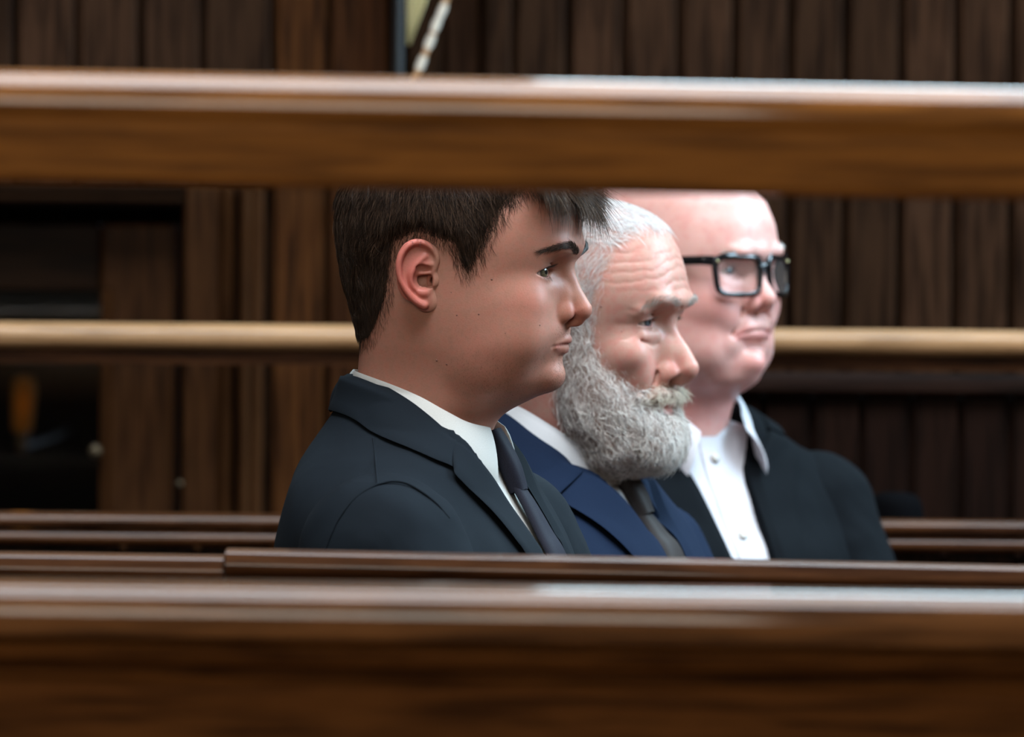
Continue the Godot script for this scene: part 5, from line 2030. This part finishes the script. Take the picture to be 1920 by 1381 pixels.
func door() -> void:
	var z := WALL_Z
	var dark := wood(Color(0.005, 0.002, 0.001), Color(0.016, 0.0066, 0.0027), "y", 0.4, 1.3)
	var mid := wood(Color(0.014, 0.0052, 0.0019), Color(0.046, 0.0185, 0.0066), "y", 0.38, 2.1)
	var hor := wood(Color(0.004, 0.0017, 0.0009), Color(0.013, 0.0055, 0.0024), "x", 0.4, 0.7)
	var d := thing("door_1", "", "", Vector3.ZERO, "", "structure")
	var top := wy(352, z)
	# casing: flat board with stepped mouldings
	plank(d, wx(345, z), wx(417, z), 0, top, z + 0.012, mid, "casing")
	plank(d, wx(417, z), wx(437, z), 0, top, z + 0.034, mid, "casing_moulding", 0.03, 0.008)
	plank(d, wx(437, z), wx(452, z), 0, top, z + 0.008, dark, "casing")
	plank(d, wx(452, z), wx(471, z), 0, top, z + 0.040, mid, "casing_moulding", 0.03, 0.008)
	plank(d, wx(471, z), wx(496, z), 0, top, z + 0.022, mid, "casing")
	plank(d, wx(-700, z), wx(345, z), wy(392, z), wy(372, z), z + 0.03, hor, "casing_head", 0.03, 0.008)
	plank(d, wx(-700, z), wx(345, z), wy(372, z), top, z + 0.014, hor, "casing_head")
	# leaf
	var zl := z - 0.06
	var leaf_top := wy(425, zl)
	plank(d, wx(190, zl), wx(332, zl), 0, leaf_top, zl, mid, "door_stile", 0.045)
	plank(d, wx(-700, zl), wx(190, zl), wy(553, zl), leaf_top, zl, hor, "door_rail", 0.045)
	plank(d, wx(190, zl), wx(212, zl), 0.2, wy(545, zl), zl + 0.016, mid, "glazing_bead", 0.016, 0.006)
	plank(d, wx(-700, zl), wx(212, zl), wy(553, zl), wy(545, zl), zl + 0.012, hor, "glazing_bead", 0.012, 0.005)
	plank(d, wx(-700, zl), wx(-420, zl), 0, wy(553, zl), zl, mid, "door_stile", 0.045)
	plank(d, wx(-420, zl), wx(190, zl), 0, 0.35, zl, hor, "door_rail", 0.045)
	var glass := StandardMaterial3D.new()
	glass.albedo_color = Color(0.02, 0.022, 0.022, 0.05)
	glass.transparency = BaseMaterial3D.TRANSPARENCY_ALPHA
	glass.roughness = 0.05
	plank(d, wx(-420, zl), wx(190, zl), 0.35, wy(553, zl), zl - 0.02, glass, "pane", 0.005, 0.0005)
	var brass := plain(Color(0.09, 0.065, 0.035), 0.45, 0.5)
	var knob := SphereMesh.new()
	knob.radius = 0.008
	knob.height = 0.016
	part("door_knob", knob, brass, d, P(179, 845, zl + 0.03))
	var hook := SphereMesh.new()
	hook.radius = 0.004
	hook.height = 0.008
	part("coat_hook", hook, brass, d, P(337, 906, z + 0.02))
	# amber lamp in the passage beyond the glass
	var zz := -3.4
	var lamp := thing("wall_lamp", "amber glass wall lamp seen through the dark door pane", "lamp", P(42, 760, zz))
	var shade := StandardMaterial3D.new()
	shade.albedo_color = Color(0.5, 0.34, 0.1)
	shade.emission_enabled = true
	shade.emission = Color(0.72, 0.50, 0.16)
	shade.emission_energy_multiplier = 0.018
	var g := tube([Vector3(0, -0.035, 0), Vector3(0, -0.03, 0), Vector3(0.002, 0.02, 0), Vector3(0.002, 0.035, 0)], [0.010, 0.014, 0.017, 0.014], 16)
	part("lamp_shade", g.mesh(), shade, lamp)
	part("lamp_base", tube([Vector3(0, -0.06, 0), Vector3(0, -0.035, 0)], [0.008, 0.01], 12).mesh(), brass, lamp)
	part("lamp_bracket", tube([Vector3(0, -0.055, 0), Vector3(0, -0.06, -0.6), Vector3(0, -0.06, -1.06)], [0.004, 0.004, 0.006], 8).mesh(), plain(Color(0.02, 0.015, 0.01), 0.7), lamp)
	var l := OmniLight3D.new()
	l.name = "wall_lamp_light"
	l.position = P(42, 760, zz + 0.04)
	l.light_color = Color(1.0, 0.65, 0.2)
	l.light_energy = 0.0002
	l.light_size = 0.015
	l.omni_range = 12.0
	l.shadow_enabled = true
	add_child(l)

func tilted(o: Node3D, deg: float) -> void:
	o.rotation_degrees.z = -deg

# ------------------------------------------------------------------ the dock: rails, partitions, bench
func dock() -> void:
	var honey := wood(Color(0.080, 0.027, 0.0042), Color(0.195, 0.070, 0.0110), "x", 0.5, 0.2, 0.6)
	var chestnut := wood(Color(0.036, 0.0130, 0.0036), Color(0.150, 0.0580, 0.0160), "x", 0.5, 0.9, 0.6)
	var brown := wood(Color(0.018, 0.0062, 0.0024), Color(0.078, 0.0290, 0.0105), "x", 0.45, 1.9, 0.4)
	var deep := wood(Color(0.004, 0.0018, 0.001), Color(0.014, 0.006, 0.0032), "y", 0.45, 2.6)
	# --- railing towards the camera
	var z := 1.7
	var o := thing("dock_railing", "varnished brown top rail above a moulded panel, standing before the seated people", "railing", Vector3.ZERO)
	var bot := P(960, 359, z)
	var prof := [Vector2(-0.03, 0), Vector2(0.022, 0)]
	prof.append_array(arc(Vector2(0.022, 0.006), 0.006, -80, 0, 4))
	prof.append_array([Vector2(0.0285, 0.034), Vector2(0.0265, 0.040)])
	prof.append_array(arc(Vector2(0.006, 0.0505), 0.0225, -20, 90, 12))
	prof.append_array(arc(Vector2(-0.018, 0.057), 0.016, 90, 180, 6))
	var top := part("top_rail", extrude(prof, -1.5, 1.5, 12), honey, o, bot)
	tilted(top, 0.54)
	var y0 := P(960, 1101, z)
	var p2 := [Vector2(-0.04, -0.036), Vector2(0.022, -0.036), Vector2(0.025, -0.033), Vector2(0.025, -0.022)]
	p2.append_array(arc(Vector2(0.003, -0.022), 0.022, 0, 90, 12))
	p2.append_array([Vector2(-0.036, 0.0), Vector2(-0.040, -0.004)])
	var low := part("lower_rail", extrude(p2, -1.5, 1.5, 12), chestnut, o, y0)
	tilted(low, 0.25)
	var dull := wood(Color(0.026, 0.0085, 0.0020), Color(0.115, 0.0410, 0.0092), "x", 0.6, 2.9)
	var p3 := [Vector2(-0.03, -0.118), Vector2(0.006, -0.118), Vector2(0.010, -0.112), Vector2(0.010, -0.064), Vector2(0.004, -0.060), Vector2(0.004, -0.054), Vector2(0.018, -0.052), Vector2(0.020, -0.049), Vector2(0.020, -0.042), Vector2(0.016, -0.0385), Vector2(-0.03, -0.0385)]
	var mould := part("moulding", extrude(p3, -1.5, 1.5, 12), dull, o, y0)
	tilted(mould, 0.25)
	var p4 := [Vector2(-0.03, -0.32), Vector2(-0.004, -0.32), Vector2(-0.004, -0.118), Vector2(-0.03, -0.118)]
	tilted(part("upper_panel", extrude(p4, -1.5, 1.5, 4), dull, o, y0), 0.25)
	part("panel", box_mesh(Vector3(3.0, 0.69, 0.03)), deep, o, Vector3(0, 0.36, z - 0.012))
	for s: float in [-1.0, 1.0]:
		part("post", box_mesh(Vector3(0.07, 1.33, 0.07), 0.008), honey, o, Vector3(s * 1.46, 0.665, z - 0.01))
	# --- partition beside the people
	z = 0.72
	var q := thing("dock_partition", "low dark wooden partition with a bevelled cap in two lengths, beside the young person", "partition", Vector3.ZERO)
	var cap := [Vector2(-0.03, -0.024), Vector2(0.012, -0.024)]
	cap.append_array(arc(Vector2(0.016, -0.012), 0.009, -60, 20, 5))
	cap.append_array(arc(Vector2(0.018, -0.005), 0.005, 0, 80, 5))
	cap.append_array([Vector2(-0.028, 0.0), Vector2(-0.03, -0.004)])
	var a := P(1200, 1046, z)
	var xr := P(425, 1030, z).x - a.x
	var right := part("cap", extrude(cap, xr, 1.8, 10), brown, q, a)
	tilted(right, 0.72)
	var bead := [Vector2(-0.02, -0.0345), Vector2(0.012, -0.0345), Vector2(0.015, -0.032), Vector2(0.012, -0.0255), Vector2(-0.02, -0.0255)]
	var br := part("cap_bead", extrude(bead, xr, 1.8, 4), brown, q, a)
	tilted(br, 0.72)
	var b := P(210, 1039, z - 0.012)
	var left := part("cap", extrude(cap, -1.5, P(421, 1030, z - 0.012).x - b.x, 10), brown, q, b)
	tilted(left, 0.35)
	for k in 40:
		var x := -1.5 + k * 0.08
		var up := a.y - 0.012 - maxf(x - a.x, -0.4) * 0.0126 - 0.014
		part("board", box_mesh(Vector3(0.076, up, 0.02), 0.003), deep, q, Vector3(x, up * 0.5, z - 0.012))
	part("backing", box_mesh(Vector3(3.2, a.y - 0.05, 0.012), 0.002), deep, q, Vector3(0.06, (a.y - 0.05) * 0.5, z - 0.029))
	# --- partition behind the people
	z = -1.62
	var r := thing("rear_partition", "low dark wooden partition with two rounded rails behind the people", "partition", Vector3.ZERO)
	var e := P(960, 968, z)
	var m1 := [Vector2(-0.03, -0.016), Vector2(0.010, -0.016)]
	m1.append_array(arc(Vector2(0.012, -0.008), 0.008, -70, 90, 8))
	m1.append_array([Vector2(-0.03, 0.0)])
	var r1 := part("rail", extrude(m1, -2.0, 2.2, 6), brown, r, e)
	var m2 := []
	for v: Vector2 in m1: m2.append(v + Vector2(-0.004, -0.0185))
	var r2 := part("rail", extrude(m2, -2.0, 2.2, 6), brown, r, e)
	for k in 52:
		part("board", box_mesh(Vector3(0.074, e.y - 0.036, 0.02), 0.0012), deep, r, Vector3(-2.0 + k * 0.081, (e.y - 0.036) * 0.5, z - 0.012))
	part("backing", box_mesh(Vector3(4.2, e.y - 0.04, 0.012), 0.002), deep, r, Vector3(0.1, (e.y - 0.04) * 0.5, z - 0.029))
	# --- gallery rail beyond, boarded below on the side the people face
	z = -1.95
	var g := thing("gallery_rail", "round brown handrail before the boarded wall, with dark boards below it on one side", "railing", Vector3.ZERO)
	var c := P(960, 636, z)
	var round_rail := arc(Vector2(0, 0), 0.0150, 0, 352.5, 23)
	part("handrail", extrude(round_rail, -2.2, 2.4, 8), wood(Color(0.21, 0.112, 0.050), Color(0.41, 0.232, 0.112), "x", 0.5, 0.4, 0.35, 0.25), g, c)
	part("handrail_bed", extrude([Vector2(-0.020, -0.031), Vector2(-0.006, -0.031), Vector2(-0.006, -0.011), Vector2(-0.020, -0.011)], -2.2, 2.4, 4), brown, g, c)
	var xs := wx(1000, z)
	part("beam", extrude([Vector2(-0.03, -0.060), Vector2(0.004, -0.060), Vector2(0.008, -0.055), Vector2(0.008, -0.040), Vector2(0.004, -0.034), Vector2(-0.03, -0.034)], xs, 2.4, 4), wood(Color(0.004, 0.0018, 0.0012), Color(0.014, 0.006, 0.0038), "x", 0.5, 1.6), g, c)
	var st := wx(1620, z) - wx(1527, z)
	var shades := [wood(Color(0.004, 0.0018, 0.0012), Color(0.014, 0.006, 0.0038), "y", 0.5, 0.3), wood(Color(0.0036, 0.0016, 0.0012), Color(0.012, 0.0052, 0.0034), "y", 0.5, 1.3)]
	var x := wx(1527, z)
	while x > xs: x -= st
	var n := 0
	while x < 2.35:
		part("board", box_mesh(Vector3(st - 0.007, c.y - 0.058, 0.02), 0.0012), shades[n % 2], g, Vector3(x + st * 0.5, (c.y - 0.058) * 0.5, z - 0.02))
		x += st
		n += 1
	part("backing", box_mesh(Vector3(2.38 - xs, c.y - 0.06, 0.012), 0.002), shades[0], g, Vector3((2.38 + xs) * 0.5, (c.y - 0.06) * 0.5, z - 0.037))
	for k in 3:
		part("post", box_mesh(Vector3(0.05, c.y - 0.031, 0.05), 0.006), deep, g, Vector3([-2.15, -1.4, 0.05][k], (c.y - 0.031) * 0.5, z - 0.005))
	# --- the bench they sit on
	var bench := thing("bench", "long dark wooden bench under the seated people", "bench", Vector3(-0.05, 0, -0.56))
	part("seat", box_mesh(Vector3(0.46, 0.04, 1.85), 0.01), chestnut, bench, Vector3(0.02, 0.43, 0))
	part("backrest", box_mesh(Vector3(0.03, 0.42, 1.85), 0.008), chestnut, bench, Vector3(-0.235, 0.66, 0))
	for s: float in [-1.0, 1.0]:
		part("leg", box_mesh(Vector3(0.40, 0.41, 0.04), 0.006), deep, bench, Vector3(0.0, 0.205, s * 0.86))

func flag() -> void:
	var z := -2.15
	var pole := thing("flagpole", "slanting gilded pole with bright ferrules against the dark boards", "flagpole", Vector3.ZERO)
	var gilt := plain(Color(0.42, 0.23, 0.11), 0.35)
	var silver := plain(Color(0.75, 0.70, 0.60), 0.28, 0.3)
	var a := P(776, 155, z)
	var b := P(840, -10, z)
	var dir := (b - a).normalized()
	var foot := P(716, 300, z)
	dir = (b - foot).normalized()
	part("pole", tube([foot, a, b, b + dir * 0.9], [0.0036, 0.0036, 0.0036, 0.0036], 12).mesh(), gilt, pole)
	for e: Array in [[806, 78], [818, 46], [829, 20], [790, 118]]:
		var c := P(e[0], e[1], z)
		part("ferrule", tube([c - dir * 0.009, c - dir * 0.005, c + dir * 0.005, c + dir * 0.009], [0.0036, 0.0050, 0.0050, 0.0036], 14).mesh(), silver, pole)
	part("wall_bracket", tube([foot + dir * 0.02, foot - dir * 0.03, foot + Vector3(-0.01, -0.04, -0.3), foot + Vector3(-0.01, -0.04, WALL_Z - z)], [0.010, 0.010, 0.008, 0.012], 12).mesh(), gilt, pole)
	# the hanging corner of a cream flag
	var cloth := cloth_mat(Color(0.80, 0.72, 0.40), 700.0, 0.2)
	cloth.backlight_enabled = true
	cloth.backlight = Color(0.3, 0.27, 0.15)
	var g := Geo.new()
	var nu := 30
	var nv := 40
	var tip := P(766, 84, z - 0.07)
	for j in nv + 1:
		var t := float(j) / nv
		for i in nu + 1:
			var u := float(i) / nu - 0.5
			var hw := 0.0035 + t * 0.21
			var cx := t * 0.075
			g.v.append(tip + Vector3(cx + u * hw + 0.003 * sin(t * 9.0), t * 0.55, 0.018 * sin(u * 17.0 + t * 2.0) * (0.25 + t)))
	for j in nv:
		for i in nu:
			var q := j * (nu + 1) + i
			g.i.append_array([q, q + nu + 1, q + 1, q + 1, q + nu + 1, q + nu + 2])
	var off := g.v.size()
	for j in off: g.v.append(g.v[j] - Vector3(0, 0, 0.0012))
	var cnt := g.i.size()
	for t in range(0, cnt, 3): g.i.append_array([g.i[t] + off, g.i[t + 2] + off, g.i[t + 1] + off])
	g.smooth_normals()
	var fl := part("flag", g.mesh(), cloth, self)
	tag(fl, "pale yellow corner of a flag hanging beside the slanting pole", "flag")

func black_hat() -> void:
	var z := -1.72
	var c := P(1678, 968, z)
	var o := thing("hat", "black domed hat lying on the shelf of the rear partition", "hat", Vector3(c.x, c.y - 0.012, z))
	var felt := plain(Color(0.0025, 0.0025, 0.003), 0.95)
	felt.metallic_specular = 0.08
	var g := Geo.new()
	var rings := [[0.0, 0.038], [0.004, 0.0385], [0.022, 0.036], [0.030, 0.033], [0.036, 0.026], [0.0385, 0.014], [0.039, 0.0]]
	var n := 36
	for r: Array in rings:
		for s in n:
			var an := TAU * s / n
			g.v.append(Vector3(cos(an) * r[1] * 0.85, r[0], sin(an) * r[1]))
	for j in rings.size() - 1:
		for s in n:
			var a := j * n + s
			var b := j * n + (s + 1) % n
			g.i.append_array([a, b, a + n, b, b + n, a + n])
	g.smooth_normals()
	part("crown", g.mesh(), felt, o)
